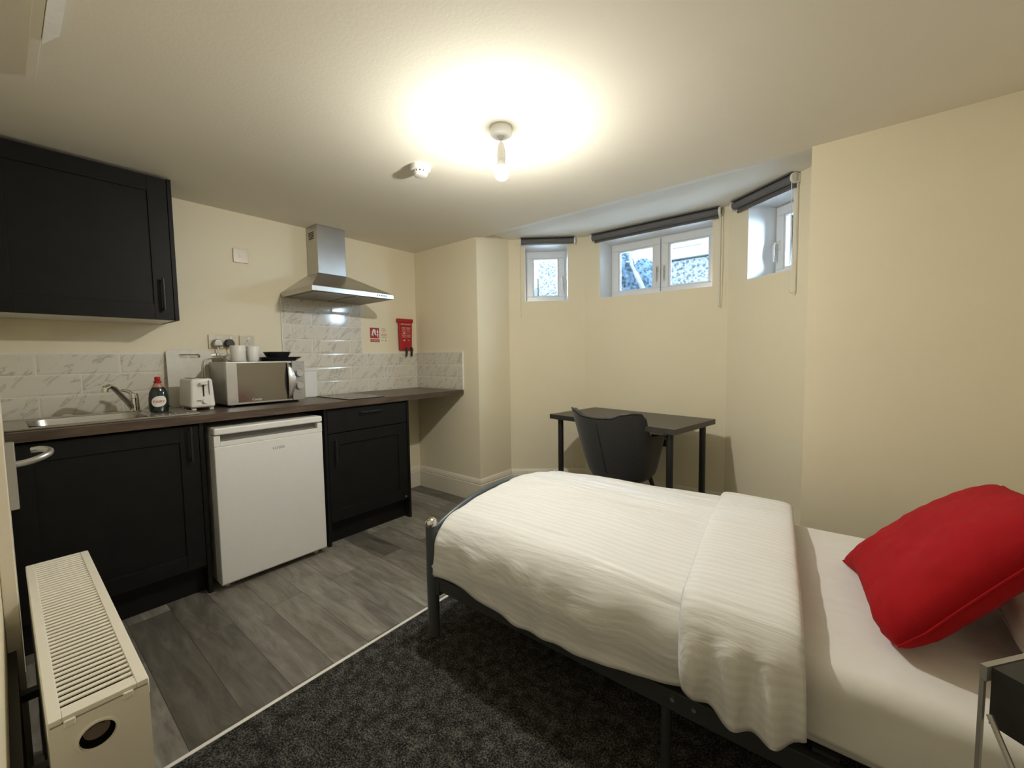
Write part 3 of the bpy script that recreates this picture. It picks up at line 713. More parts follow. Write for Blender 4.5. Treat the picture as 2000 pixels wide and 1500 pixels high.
MB().box(.0005, .009, -1.442, -1.356, 1.820, 1.906).build('face_plate', 'cream_plate', t, bevel=.0015)
MB().cyl((.009, -1.399, 1.863), (.0115, -1.399, 1.863), .010).build('flex_outlet', 'cream_plate', t, smooth=True)
def plug(y, m, label, cable, cm):
    t = thing('plug', (.03, y, 1.30), label, 'plug', group='plugs in the double socket')
    b = MB(); b.prism([(y-.024, 1.276), (y+.024, 1.276), (y+.026, 1.300), (y+.016, 1.322), (y-.016, 1.322), (y-.026, 1.300)], .010, .044, 0)
    b.build('plug_body', m, t, bevel=.008, seg=3)
    MB().tube(cable, .0035, 8).build('cable', cm, t, smooth=True)
def arc(pts, n=6):
    out = []; P = [Vector(p) for p in pts]
    for i in range(len(P)-1):
        p0 = P[max(i-1, 0)]; p1 = P[i]; p2 = P[i+1]; p3 = P[min(i+2, len(P)-1)]
        for k in range(n):
            t = k/n; out.append(.5*((2*p1)+(-p0+p2)*t+(2*p0-5*p1+4*p2-p3)*t*t+(-p0+3*p1-3*p2+p3)*t**3))
    out.append(P[-1]); return out
plug(-1.560, 'silver', 'grey plug in the left half of the double socket', arc([(.03, -1.562, 1.278), (.035, -1.556, 1.23), (.05, -1.54, 1.20), (.04, -1.50, 1.19), (.035, -1.48, 1.22), (.032, -1.50, 1.235), (.036, -1.545, 1.205), (.0485, -1.637, 1.19), (.0485, -1.638, .99)]), 'white')
plug(-1.497, 'black_plastic', 'black plug in the right half of the double socket', arc([(.03, -1.499, 1.278), (.035, -1.50, 1.24), (.04, -1.53, 1.215), (.0375, -1.62, 1.20), (.0375, -1.648, 1.16), (.0375, -1.648, .98)]), 'white')

# fire blanket notice and pouch
t = thing('safety_notice', (.002, -.385, 1.39), 'small red and white fire blanket notice on the kitchen wall', 'sign')
MB().box(.0005, .0015, -.482, -.292, 1.324, 1.450).build('backing', 'wall', t)
a = MB().box(.0015, .0022, -.478, -.392, 1.358, 1.446).build('pictogram_panel', 'mag', t, bevel=.0004)
g = MB(); X = .0026
g.poly([(X, -.466, 1.380), (X, -.460, 1.415), (X, -.448, 1.436), (X, -.425, 1.430), (X, -.424, 1.398), (X, -.420, 1.382), (X, -.432, 1.386), (X, -.440, 1.404), (X, -.444, 1.412), (X, -.450, 1.396), (X, -.446, 1.372), (X, -.456, 1.384)])
g.poly([(X, -.414, 1.424), (X, -.408, 1.436), (X, -.404, 1.424), (X, -.398, 1.412), (X, -.404, 1.400), (X, -.412, 1.398), (X, -.416, 1.410)])
g.poly([(X, -.418, 1.392), (X, -.406, 1.396), (X, -.396, 1.388), (X, -.408, 1.380), (X, -.398, 1.366), (X, -.412, 1.372)])
g.build('pictogram', 'white_print', a, fix=False)
a = MB().box(.0015, .0022, -.476, -.390, 1.328, 1.351).build('caption_panel', 'mag', t, bevel=.0004)
text('caption', 'Fire blanket', .014, face_x(.0024, -.433, 1.3395), 'white_print', a)
g = MB()
for z, y0, y1 in ((1.440, -.366, -.330), (1.428, -.376, -.322), (1.414, -.366, -.330), (1.380, -.376, -.318), (1.366, -.372, -.322), (1.342, -.372, -.352)):
    MB().box(.0015, .0022, y0, y1, z-.0018, z+.0018).build('printed_line', 'inkbrown', t)
MB().cyl((.0015, -.330, 1.342), (.0022, -.330, 1.342), .005, n=12).build('printed_symbol', 'inkbrown', t)
g = MB().box(.0015, .0021, -.376, -.314, 1.386, 1.400).build('heading_strip', 'pinkprint', t)
t = thing('fire_blanket_pouch', (.02, -.14, 1.39), 'red fire blanket pouch hanging at the kitchen wall corner', 'fire blanket')
b = MB(); b.hexa([(.0105, -.205, 1.258), (.030, -.203, 1.258), (.030, -.075, 1.258), (.0105, -.073, 1.258)], [(.0105, -.210, 1.505), (.028, -.207, 1.505), (.028, -.066, 1.505), (.0105, -.064, 1.505)])
p = b.build('pouch', 'red', t, bevel=.006)
MB().box(.0005, .034, -.220, -.058, 1.502, 1.537).build('flap', 'red', t, bevel=.006)
text('title', 'FIRE BLANKET', .0175, face_x(.0305, -.136, 1.488), 'white_print', p, sx=1.0)
g = MB(); X = .0312
g.box(.0295, X, -.190, -.086, 1.403, 1.406)
g.sph((X-.001, -.156, 1.409), .010, (.15, 1, .9), 12, 8)
g.poly([(X, -.176, 1.342), (X, -.150, 1.342), (X, -.150, 1.358)]); g.poly([(X, -.122, 1.356), (X, -.098, 1.342), (X, -.112, 1.342)])
g.build('pictogram', 'pinkprint', p, fix=False)
g = MB()
for i, z in enumerate((1.460, 1.452, 1.444, 1.430, 1.422, 1.392, 1.384, 1.376)):
    MB().box(.0295, .0308, -.182, -.140, z-.0015, z+.0015).build('printed_line', 'pinkprint', p); MB().box(.0295, .0308, -.132, -.090, z-.0015, z+.0015).build('printed_line', 'pinkprint', p)
g.b.free()
for y, k in ((-.140, -.006), (-.088, .0)):
    MB().tube([(.036, y, 1.285), (.040, y, 1.262), (.038, y+k*.3, 1.235), (.036, y+k, 1.205)], [.010, .0105, .0095, .009], 8).build('pull_tape', 'black_plastic', t, smooth=True)
MB().tube([(.034, -.094, 1.282), (.040, -.078, 1.270), (.038, -.076, 1.256), (.034, -.090, 1.250)], .007, 8).build('tape_loop', 'black_plastic', t, smooth=True)

# ------------------------------------------------------------------ ceiling fittings
lx, ly = 1.928, -1.053
t = thing('ceiling_light', (lx, ly, H), 'bare lit bulb on a short flex below a white ceiling rose', 'ceiling light')
MB().lathe([(.046, 0), (.046, -.022), (.042, -.030), (.036, -.034), (.014, -.036), (.012, -.040), (.008, -.046)], (lx, ly, H), 36).build('ceiling_rose', 'white', t, smooth=True)
MB().cyl((lx, ly, H-.044), (lx, ly, 2.074), .0035, n=10).build('flex', 'white', t)
lh = MB().lathe([(.006, 2.080), (.012, 2.072), (.0165, 2.050), (.0165, 2.048), (.0178, 2.047), (.0178, 2.012), (.0165, 2.011), (.0165, 2.004)], (lx, ly, 0), 28).build('lamp_holder', 'white', t, smooth=True)
MB().lathe([(.0150, 2.004), (.0165, 1.998), (.0225, 1.984), (.0225, 1.982)], (lx, ly, 0), 28).build('bulb_collar', 'bulb_off', t, smooth=True)
MB().lathe([(.0225, 1.982), (.029, 1.972), (.031, 1.960), (.029, 1.946), (.022, 1.934), (.011, 1.928), (0, 1.9265)], (lx, ly, 0), 32).build('bulb_globe', 'bulb', t, smooth=True)
sx_, sy_ = 1.400, -1.05
t = thing('smoke_detector', (sx_, sy_, H), 'white smoke detector on the ceiling left of the bulb', 'smoke detector')
MB().lathe([(.050, 0), (.050, -.014), (.048, -.022), (.040, -.025)], (sx_, sy_, H), 40).build('base', 'white', t, smooth=True)
MB().lathe([(.030, -.025), (.030, -.034)], (sx_, sy_, H), 32).build('chamber', 'dark_slot', t)
b = MB()
for i in range(12):
    a = 2*PI*i/12; b.box(.029, .0345, -.005, .005, -.036, -.023, Matrix.Translation((sx_, sy_, H)) @ Matrix.Rotation(a, 4, 'Z'))
b.build('vents', 'white', t)
MB().lathe([(.035, -.034), (.035, -.038), (.030, -.048), (.020, -.051), (0, -.051)], (sx_, sy_, H), 32).build('cap', 'white', t, smooth=True)
t = thing('cable_trunking', (1.6, -2.3, H), 'thin white surface trunking on the ceiling near the door wall', 'trunking')
MB().box(.940, 2.7, -2.311, -2.289, H-.012, H).build('trunking_strip', 'ceil', t, bevel=.001)
MB().hexa([(1.215, -2.288, H-.022), (2.2, -2.288, H-.022), (2.2, -2.256, H-.012), (1.28, -2.256, H-.012)], [(1.215, -2.288, H), (2.2, -2.288, H), (2.2, -2.256, H), (1.28, -2.256, H)]).build('cover_box', 'trimwhite', t)

# ------------------------------------------------------------------ door wall: door, radiator
d = thing('door_1', (1.0, YB, 0), 'cream door beside the radiator with a satin lever handle', 'door', kind='structure')
MB().box(.66, 1.42, YB+.0005, YB+.018, .004, 1.98).build('door_leaf', 'skirt', d, bevel=.002)
MB().box(.605, .655, YB+.0005, YB+.026, 0, 2.04).box(1.425, 1.475, YB+.0005, YB+.026, 0, 2.04).box(.605, 1.475, YB+.0005, YB+.026, 1.985, 2.04).build('architrave', 'skirt', d, bevel=.003)
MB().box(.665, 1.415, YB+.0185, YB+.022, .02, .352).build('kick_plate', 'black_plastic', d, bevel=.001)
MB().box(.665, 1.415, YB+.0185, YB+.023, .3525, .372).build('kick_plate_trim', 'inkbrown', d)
MB().box(1.19, 1.235, YB+.0221, YB+.0228, .265, .300).build('kick_plate_sticker', 'white', d)
hx = 1.205; hy = YB+.018
MB().box(hx-.022, hx+.022, hy, hy+.026, .765, .958).build('handle_plate', 'satin', d, bevel=.003)
hp = arc([(hx, hy+.024, .893), (hx, hy+.048, .896), (hx-.004, hy+.070, .902), (hx-.020, hy+.090, .910), (hx-.050, hy+.094, .916), (hx-.080, hy+.080, .919), (hx-.090, hy+.060, .917)], 5)
MB().tube(hp, [.0095]*len(hp), 12).build('lever_handle', 'satin', d, smooth=True)

def radiator():
    x0, x1, y0, y1, z0, z1 = 1.255, 2.088, -2.408, -2.284, .12, .604
    t = thing('radiator', ((x0+x1)/2, -2.345, z0), 'white double panel radiator with slotted top in the near corner', 'radiator')
    for a, b_ in ((y1-.012, y1), (y0, y0+.012)):
        m = MB(); m.box(x0+.003, x1-.003, a, b_, z0, z1-.012); m.build('panel', 'radwhite', t, bevel=.003)
    fp = MB()
    n = 24
    for i in range(n):
        xx = x0+.02+(x1-x0-.04)*(i+.5)/n; fp.cyl((xx, y1-.003, z0+.03), (xx, y1-.003, z1-.04), .0075, n=8)
    fp.build('ribs', 'radwhite', t, smooth=True)
    # top grille
    g = MB(); e = .012
    g.box(x0, x1, y0, y0+e+.004, z1-.010, z1).box(x0, x1, y1-e-.004, y1, z1-.010, z1)
    g.box(x0, x0+.014, y0+e+.004, y1-e-.004, z1-.010, z1).box(x1-.022, x1, y0+e+.004, y1-e-.004, z1-.010, z1)
    g.box(x0, x1, y1-.002, y1+.001, z1-.030, z1-.001).box(x0, x1, y0-.001, y0+.002, z1-.030, z1-.001)
    gr = g.build('top_frame', 'radwhite', t, bevel=.0025)
    g = MB(); n = 46; xa, xb = x0+.014, x1-.022; p = (xb-xa)/n
    for i in range(n):
        xx = xa+p*(i+.5)
        g.prism([(xx-p*.30, z1-.006), (xx-p*.02, z1-.001), (xx+p*.28, z1-.003), (xx+p*.28, z1-.0055), (xx, z1-.004), (xx-p*.30, z1-.009)], y0+e+.004, y1-e-.004, 1)
    g.build('grille_slats', 'radwhite', t)
    MB().box(x0+.02, x1-.03, y0+.014, y1-.014, z1-.10, z1-.098).build('inner_fins', 'dark_slot', t)
    # end panels, the near one with a round port
    for xe, s_, hole in ((x1, 1, True), (x0, -1, False)):
        m = MB()
        if hole:
            cy_, cz_, rr = -2.353, .545, .0235; no = 32
            ou = []
            hw = (y1-y0)/2; ym = (y0+y1)/2
            for side in (0, .004):
                ring = [m.b.verts.new(Vector((xe-.004+side, cy_+rr*math.cos(2*PI*k/no), cz_+rr*math.sin(2*PI*k/no)))) for k in range(no)]
                box = []
                for k in range(no):
                    a = 2*PI*k/no; c_, s2_ = math.cos(a), math.sin(a)
                    # project onto square around hole
                    q = .036/max(abs(c_), abs(s2_)); box.append(m.b.verts.new(Vector((xe-.004+side, cy_+c_*q, cz_+s2_*q))))
                for k in range(no): m.b.faces.new((ring[k], ring[(k+1) % no], box[(k+1) % no], box[k]))
                ou.append((ring, box))
            for k in range(no): m.b.faces.new((ou[0][0][k], ou[0][0][(k+1) % no], ou[1][0][(k+1) % no], ou[1][0][k]))
            h_ = .036
            m.box(xe-.004, xe, y0, cy_-h_, z0, z1-.012).box(xe-.004, xe, cy_+h_, y1, z0, z1-.012).box(xe-.004, xe, cy_-h_, cy_+h_, cz_+h_, z1-.012).box(xe-.004, xe, cy_-h_, cy_+h_, z0, cz_-h_)
        else: m.box(xe, xe+.004, y0, y1, z0, z1-.012)
        sp = m.build('end_panel', 'radwhite', t, weld=True)
        if hole:
            MB().lathe([(rr+.004, 0), (rr+.003, .003), (rr, .003), (rr-.001, -.004)], (0, 0, 0), 32, m=Matrix(((0, 0, 1, xe), (1, 0, 0, cy_), (0, 1, 0, cz_), (0, 0, 0, 1))), caps=False).build('port_rim', 'radwhite', sp, smooth=True)
            MB().cyl((xe-.045, cy_, cz_+.004), (xe-.012, cy_, cz_+.004), .017, n=24).cyl((xe-.012, cy_, cz_+.004), (xe-.008, cy_, cz_+.004), .012, n=6).build('bleed_plug', 'brass', sp, smooth=True)
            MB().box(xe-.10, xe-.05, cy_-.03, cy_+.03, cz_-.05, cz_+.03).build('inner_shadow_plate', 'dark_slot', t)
    # clips on the near top edge
    for y in (y0+.024, y1-.028): MB().box(x1-.004, x1+.0035, y-.007, y+.007, z1-.019, z1-.007).build('clip', 'radwhite', t, bevel=.002)
    for x in (1.60, 1.90):
        for z in (.40, .19): MB().box(x-.012, x+.012, YB+.016, y0, z, z+.018).build('bracket', 'rail', t)
    MB().box(1.48, 2.45, YB+.0005, YB+.015, .02, .47).build('shade_panel', 'black_plastic', t)  # added black sheet, stands in for the shade on the wall behind the radiator
    MB().tube([(x1-.02, -2.40, z0+.02), (x1+.03, -2.40, z0+.02), (x1+.045, -2.40, z0-.02), (x1+.045, -2.40, 0)], .009, 10).build('pipe', 'brass', t, smooth=True)
    MB().tube([(x0+.02, -2.40, z0+.02), (x0-.03, -2.40, z0+.02), (x0-.045, -2.40, z0-.02), (x0-.045, -2.40, 0)], .009, 10).build('pipe', 'brass', t, smooth=True)
radiator()

# ------------------------------------------------------------------ desk, chair
dc = Vector((1.878, .372, 0)); da = R(-9.4)
t = thing('desk', dc, 'black-brown desk with round black legs in the window bay', 'desk', rz=da)
dm = Matrix.Translation(dc) @ Matrix.Rotation(da, 4, 'Z')
MB().box(-.495, .495, -.283, .283, .716, .750, dm).build('desk_top', 'desk', t, bevel=.002)
for sx2 in (-1, 1):
    for sy2 in (-1, 1):
        p = dm @ Vector((sx2*.435, sy2*.225, 0))
        g = MB().cyl(p, p+Vector((0, 0, .712)), .0205, n=24); g.cyl(p+Vector((0, 0, .712)), p+Vector((0, 0, .716)), .045, n=24)
        g.build('leg', 'deskleg', t, smooth=True)
t = thing('double_socket', (1.98, .783, .48), 'dark double socket on the bay wall behind the desk', 'socket')
MB().box(1.902, 2.048, .776, .7845, .475, .561).build('face_plate', 'black_plastic', t, bevel=.002)
for x in (1.955, 2.015): MB().box(x-.006, x+.006, .773, .776, .530, .547).build('rocker', 'greyprint', t, bevel=.001)

def chair():
    c = Vector((1.885, .205, 0)); rz = R(-7); t = thing('tub_chair', c, 'dark charcoal winged tub chair pushed under the desk', 'chair', rz=rz)
    m = Matrix.Translation(c) @ Matrix.Rotation(rz, 4, 'Z')
    zs = .385
    def prof(th):
        a = abs(th)
        # top edge height by angle from the back centre
        pts = [(0, .790), (14, .796), (32, .824), (46, .832), (57, .828), (65, .795), (72, .705), (78, .668), (100, .655), (128, .640)]
        d_ = math.degrees(a)
        for (x0, z0), (x1, z1) in zip(pts, pts[1:]):
            if d_ <= x1:
                k = (d_-x0)/(x1-x0); k = k*k*(3-2*k); return z0+(z1-z0)*k
        return pts[-1][1]
    def shell(th, z, off):
        k = (z-zs)/(.83-zs); k = max(0, min(1, k))
        rx = (.215+.085*k**.8)-off; ry = (.165+.125*k**.9)-off
        a = abs(th)
        # superellipse, open to the front
        cx_ = math.sin(th); cy_ = -math.cos(th)
        e = .78
        X_ = rx*math.copysign(abs(cx_)**e, cx_); Y_ = ry*math.copysign(abs(cy_)**e, cy_)
        if cy_ > 0: Y_ *= 1.25
        return Vector((X_, Y_+.03*(1-k), z))
    b = MB(); nt_ = 128; ths = [R(-127+254*i/nt_) for i in range(nt_+1)]; rings = []
    for th in ths:
        zt_ = prof(th); lo = zs+.0
        ring = []
        for k in range(11): z = lo+(zt_-.012-lo)*k/10; ring.append(shell(th, z, 0))
        ring.append(shell(th, zt_, .012)); ring.append(shell(th, zt_, .030))
        for k in range(8): z = zt_-.012-(zt_-.012-zs-.02)*k/7; ring.append(shell(th, z, .045))
        rings.append([b.b.verts.new(v) for v in ring])
    n = len(rings[0])
    for a, c_ in zip(rings, rings[1:]):
        for k in range(n): b.b.faces.new((a[k], a[(k+1) % n], c_[(k+1) % n], c_[k]))
    b.b.faces.new(rings[0]); b.b.faces.new(rings[-1][::-1])
    b.xf(m); sh = b.build('shell', 'chair', t, smooth=True)
    MB().tube([m @ (shell(th, prof(th)-.006, .002)+Vector((0, 0, .006))) for th in ths], .0055, 8).build('top_piping', 'chairpipe', sh, smooth=True)
    MB().tube([m @ (shell(0, zs+.02+(prof(0)-.03-zs-.02)*i/10, -.001)) for i in range(11)], .003, 6).build('back_seam', 'black_plastic', sh, smooth=True)
    # underside and seat cushion
    b = MB(); lv = [(0.05, zs-.045, .60), (.02, zs-.035, .9), (0, zs, 1.0), (0, zs+.06, 1.02)]
    rs = []
    for _, z, s_ in lv:
        rs.append([b.b.verts.new(m @ Vector((.20*s_*math.copysign(abs(math.cos(a))**.75, math.cos(a)), (.175*s_ if math.sin(a) < 0 else .23*s_)*math.copysign(abs(math.sin(a))**.75, math.sin(a))+.03, z))) for a in [2*PI*k/40 for k in range(40)]])
    for a, c_ in zip(rs, rs[1:]):
        for k in range(40): b.b.faces.new((a[k], a[(k+1) % 40], c_[(k+1) % 40], c_[k]))
    b.b.faces.new(rs[0][::-1]); b.b.faces.new(rs[-1])
    b.build('seat', 'chair', t, smooth=True)
    for sx3, sy3 in ((-1, -1), (1, -1), (-1, 1), (1, 1)):
        p0 = m @ Vector((sx3*.145, sy3*.13+.03, zs-.03)); p1 = m @ Vector((sx3*.225, sy3*.215+.03, 0))
        MB().cyl(p1, p0, .010, .016, n=16).build('leg', 'black_plastic', t, smooth=True)
chair()

# ------------------------------------------------------------------ bed
bX0, bX1, bYn, bYf = 1.738, 3.70, -1.322, -.415
t = thing('single_bed', (2.7, -.87, 0), 'grey tubular steel single bed frame with chrome ball finials', 'bed')
for x, hh in ((bX0, .488), (bX1, .80)):
    for y in (bYn, bYf):
        p = MB().cyl((x, y, 0.008 if x > 1.58 else 0), (x, y, hh), .025, n=28).build('post', 'bedgrey', t, smooth=True)
        MB().sph((x, y, hh+.004), .0265, (1, 1, .95), 24, 14).build('ball_finial', 'chrome', p, smooth=True)
def archpts(x, z0, rise, n=24):
    return [(x, bYn+(bYf-bYn)*i/n, z0+rise*math.sin(PI*i/n)**.7) for i in range(n+1)]
MB().tube(archpts(bX0, .445, .108), .0125, 12).build('foot_arch', 'bedgrey', t, smooth=True)
MB().tube(archpts(bX1, .70, .14), .0125, 12).build('head_arch', 'bedgrey', t, smooth=True)
MB().box(bX0-.012, bX0+.012, bYn, bYf, .235, .265).build('foot_rail', 'bedgrey', t, bevel=.002)
for i in range(5): y = bYn+(bYf-bYn)*(i+1)/6; MB().cyl((bX1, y, .28), (bX1, y, .79), .008, n=12).build('head_spindle', 'bedgrey', t, smooth=True)
for y in (bYn+.004, bYf-.004):
    MB().box(bX0+.03, bX1-.03, y-.011, y+.011, .215, .272).build('side_rail', 'rail', t, bevel=.002)
    MB().box(bX0+.01, bX0+.05, y-.014, y+.014, .195, .26).build('corner_bracket', 'rail', t, bevel=.003)
    MB().cyl((2.715, y, .007), (2.715, y, .215), .014, n=16).build('middle_leg', 'rail', t, smooth=True)
for x in (2.735, 2.79): MB().cyl((x, bYn-.007, .250), (x, bYn-.012, .250), .006, n=12).build('bolt', 'chrome', t)
MB().box(2.700, 2.730, bYn+.02, bYf-.02, .22, .25).build('cross_bar', 'rail', t)
for i in range(14):
    x = 1.85+i*.135
    if abs(x-2.715) > .04: MB().box(x-.025, x+.025, bYn+.016, bYf-.016, .273, .281).build('slat', 'rail', t)

def mattress_part():
    b = MB().box(1.775, 3.665, bYn+.012, bYf-.012, .284, .480)
    o = b.build('mattress', 'sheet', bevel=.03, seg=4); tag(o, 'single mattress on the grey steel bed frame', 'mattress')
mattress_part()

def nz(x, y, s, a): return a*noise.noise(Vector((x*s, y*s, 1.7*s)))
def lerp(x, pts):
    if x <= pts[0][0]: return pts[0][1]
    for (a, u), (b_, v) in zip(pts, pts[1:]):
        if x <= b_: k = (x-a)/(b_-a); k = k*k*(3-2*k); return u+(v-u)*k
    return pts[-1][1]
def cloth(name, xs0, xs1, ns, ztop, rad, hem_n, hem_f, ofs, crown, label, cat, m, foot=None, frad=.07, far_r=.045, hemfoot=.3, thick=.02, wr=1.0, pleat=0, skew=None, edge=None, pl_f=38.):
    """cloth laid over the bed: s runs from the foot drop along X, t across the bed"""
    b = MB(); uv = b.b.loops.layers.uv.new('UVMap'); yn0, yf0 = bYn, bYf
    L_ = xs1-xs0; df = foot if foot else 0; NT = 110; rows = []; uvs = []
    for i in range(ns+1):
        s_ = -df+(L_+df)*i/ns; row = []; ru = []
        for j in range(NT+1):
            x0 = xs0+max(0, s_); r = rad(x0); yn = yn0-ofs(x0); yf = yf0+ofs(x0)*.7
            zt_ = ztop(x0); hn, hf = hem_n(x0), hem_f(x0)
            rn = r; rf = min(r, far_r)
            dn = rn*PI/2+max(0, (zt_-rn)-hn); dfar = rf*PI/2+max(0, (zt_-rf)-hf); w = (yf-rf)-(yn+rn)
            t_ = -dn+(dn+w+dfar)*j/NT
            dy = max(0, -t_, t_-w); sy = -1 if t_ < 0 else 1
            rx = frad if foot else rad(xs0); dx = max(0, -s_); dxr = dx
            ybase = (yn+rn)+min(max(t_, 0), w); r = r if t_ < w*.5 else rf; xbase = (xs0+rx if foot else xs0)+max(0, s_)*(1 if not foot else (L_-rx)/L_)
            rr = r
            dx = dx*r/rx if dx < rx*PI/2 else r*PI/2+dx-rx*PI/2
            d = (dx**3+dy**3)**(1/3) if (dx > 0 and dy > 0) else max(dx, dy)
            hor = rr*math.sin(min(d/rr, PI/2)); drop = rr*(1-math.cos(min(d/rr, PI/2)))+max(0, d-rr*PI/2)
            hang = max(0, drop-rr*.5)
            if d > 1e-9: ux, uy = dx/math.hypot(dx, dy)*rx/r, sy*dy/math.hypot(dx, dy)
            else: ux = uy = 0
            u = (ybase-yn)/(yf-yn); z = zt_+crown(x0)*max(0, math.sin(PI*u))**.9-drop
            hemz = hn if sy < 0 else hf
            if dx > dy: hemz = hemfoot
            z = max(z, hemz)
            # pleats in the hanging part, soft wrinkles on the top
            along = xbase if abs(uy) >= abs(ux) else ybase
            pz = pleat*min(1, hang/.12)*(.5+.5*math.sin(along*pl_f+1.7*math.sin(along*11)))
            bulge = .006*math.sin(min(1, hang/.2)*PI)
            nzv = wr*(nz(xbase*.8, ybase*4.5, 3.2, .007)+nz(xbase*1.2, ybase*5, 8, .003))
            zz = z+(nzv if d == 0 else nzv*max(0, 1-d/.1))
            side = wr*nz(xbase*2.2, z*2+ybase, 4.0, .014)*min(1, hang/.06)
            e = edge((s_+df)/(L_+df)) if edge else 0
            p = Vector((xbase-ux*(hor+pz+bulge+side), ybase+uy*(hor+pz+bulge+side), zz))
            if e:
                nrm = Vector((-ux*math.sin(min(d/rr, PI/2)), uy*math.sin(min(d/rr, PI/2)), math.cos(min(d/rr, PI/2)))); p += nrm*e
            if skew: p.x += skew((yf-p.y)/(yf-yn)+(drop*.3 if sy < 0 else 0))
            row.append(b.b.verts.new(p)); ru.append((s_, t_))
        rows.append(row); uvs.append(ru)
    for i in range(ns):
        for j in range(NT):
            f = b.b.faces.new((rows[i][j], rows[i][j+1], rows[i+1][j+1], rows[i+1][j]))
            for l, qv in zip(f.loops, (uvs[i][j], uvs[i][j+1], uvs[i+1][j+1], uvs[i+1][j])): l[uv].uv = qv
    bmesh.ops.recalc_face_normals(b.b, faces=b.b.faces)
    c = sum((f.normal.z for f in b.b.faces))
    if c < 0: bmesh.ops.reverse_faces(b.b, faces=b.b.faces)
    o = b.build(name, m, smooth=True, fix=False)
    sd = o.modifiers.new('thickness', 'SOLIDIFY'); sd.thickness = thick; sd.offset = -1
    for p in o.data.polygons: p.use_smooth = True
    return tag(o, label, cat)
cloth('bed_sheet', 2.78, 3.69, 60, lambda x: .492, lambda x: .045, lambda x: lerp(x, [(2.8, .30), (3.0, .33), (3.7, .33)]), lambda x: .32, lambda x: .010, lambda x: .004,
      'plain white sheet showing at the head half of the bed', 'sheet', 'sheet', thick=.004, wr=.5, pleat=.004)
cloth('duvet', 1.750, 2.90, 120, lambda x: lerp(x, [(1.75, .512), (2.1, .532), (2.9, .548)]), lambda x: lerp(x, [(1.75, .13), (2.3, .125), (2.7, .10)]),
      lambda x: lerp(x, [(1.75, .280), (1.95, .262), (2.2, .238), (2.4, .245), (2.6, .270), (2.80, .315)]), lambda x: .30, lambda x: .034, lambda x: lerp(x, [(1.75, .070), (2.2, .052), (2.9, .022)]),
      'white satin-stripe duvet hanging over the bed sides and foot', 'duvet', 'duvet', foot=.30, frad=.075, hemfoot=.32, thick=.02, pleat=.010, wr=1.1)
o = cloth('turned_back_fold', 2.66, 2.925, 36, lambda x: .562, lambda x: .085, lambda x: lerp(x, [(2.66, .335), (2.72, .325), (2.76, .305), (2.87, .315), (2.93, .35)]), lambda x: .33, lambda x: .058, lambda x: .022,
      None, None, 'duvet', thick=.028, wr=.9, pleat=.026, skew=lambda k: -.005+.105*min(1.3, max(-.1, k)), edge=lambda u: .018*math.sqrt(max(0, 1-abs(2*u-1)**5))-.010, pl_f=62.)
o.parent = bpy.data.objects['duvet']
def cushion(name, corners, thick, m, label, cat, pinch=.10, n=56, ears=.0):
    Ac, Bc, Dc, Ec = [Vector(c_) for c_ in corners]   # A(u0v0) B(u1v0) D(u1v1) E(u0v1)
    nn = (Bc-Ac).cross(Ec-Ac).normalized(); b = MB(); top = {}; bot = {}
    for i in range(n+1):
        for j in range(n+1):
            u = i/n; v = j/n; U = 2*u-1; V = 2*v-1
            pu = U*(1-pinch*(1-V*V)*(abs(U)**3)*0-pinch*(1-abs(V)**2.2)*abs(U)**4); pv = V*(1-pinch*(1-abs(U)**2.2)*abs(V)**4)
            uu = (pu+1)/2; vv = (pv+1)/2
            p = Ac.lerp(Bc, uu).lerp(Ec.lerp(Dc, uu), vv)
            cc = max(0, (-U-.6)/.4)*max(0, (-V-.6)/.4); p = p.lerp((Ac+Dc)/2, .12*cc); ce = max(0, (-U-.6)/.4)*max(0, (V-.6)/.4); p = p.lerp((Ac+Dc)/2, -.09*ce)
            h = ((1-abs(U)**2.6)*(1-abs(V)**2.6)); h = max(0, h)**.42*thick
            w = .010*noise.noise(Vector((U*2.2, V*2.2, 3)))*h/thick+.004*noise.noise(Vector((U*7, V*7, 5)))*min(1, h/thick*2)
            edge = i in (0, n) or j in (0, n)
            tv = b.b.verts.new(p+nn*(h+w)); top[i, j] = tv; bot[i, j] = tv if edge else b.b.verts.new(p-nn*(h*.75+w*.5))
    for i in range(n):
        for j in range(n):
            b.b.faces.new((top[i, j], top[i+1, j], top[i+1, j+1], top[i, j+1]))
            b.b.faces.new((bot[i, j], bot[i, j+1], bot[i+1, j+1], bot[i+1, j]))
    edge_ = [top[i, 0].co.copy() for i in range(n)]+[top[n, j].co.copy() for j in range(n)]+[top[i, n].co.copy() for i in range(n, 0, -1)]+[top[0, j].co.copy() for j in range(n, 0, -1)]
    o = b.build(name, m, smooth=True)
    for pf in o.data.polygons: pf.use_smooth = True
    MB().tube(edge_, .0028, 6, closed=True).build('seam', m, o, smooth=True)
    return tag(o, label, cat, 'pillows at the head of the bed')
# white pillow flat at the head, red one leaning on it
cushion('pillow', [(3.365, -1.235, .565), (3.665, -1.235, .585), (3.665, -.52, .585), (3.365, -.52, .565)], .072, 'sheet', 'plain white pillow under the red one at the bed head', 'pillow')
cushion('pillow', [(3.166, -1.250, .512), (3.470, -1.125, .860), (3.478, -.445, .752), (3.108, -.735, .512)], .088, 'redcloth', 'plump red pillow leaning at the head of the bed', 'pillow', pinch=.06)

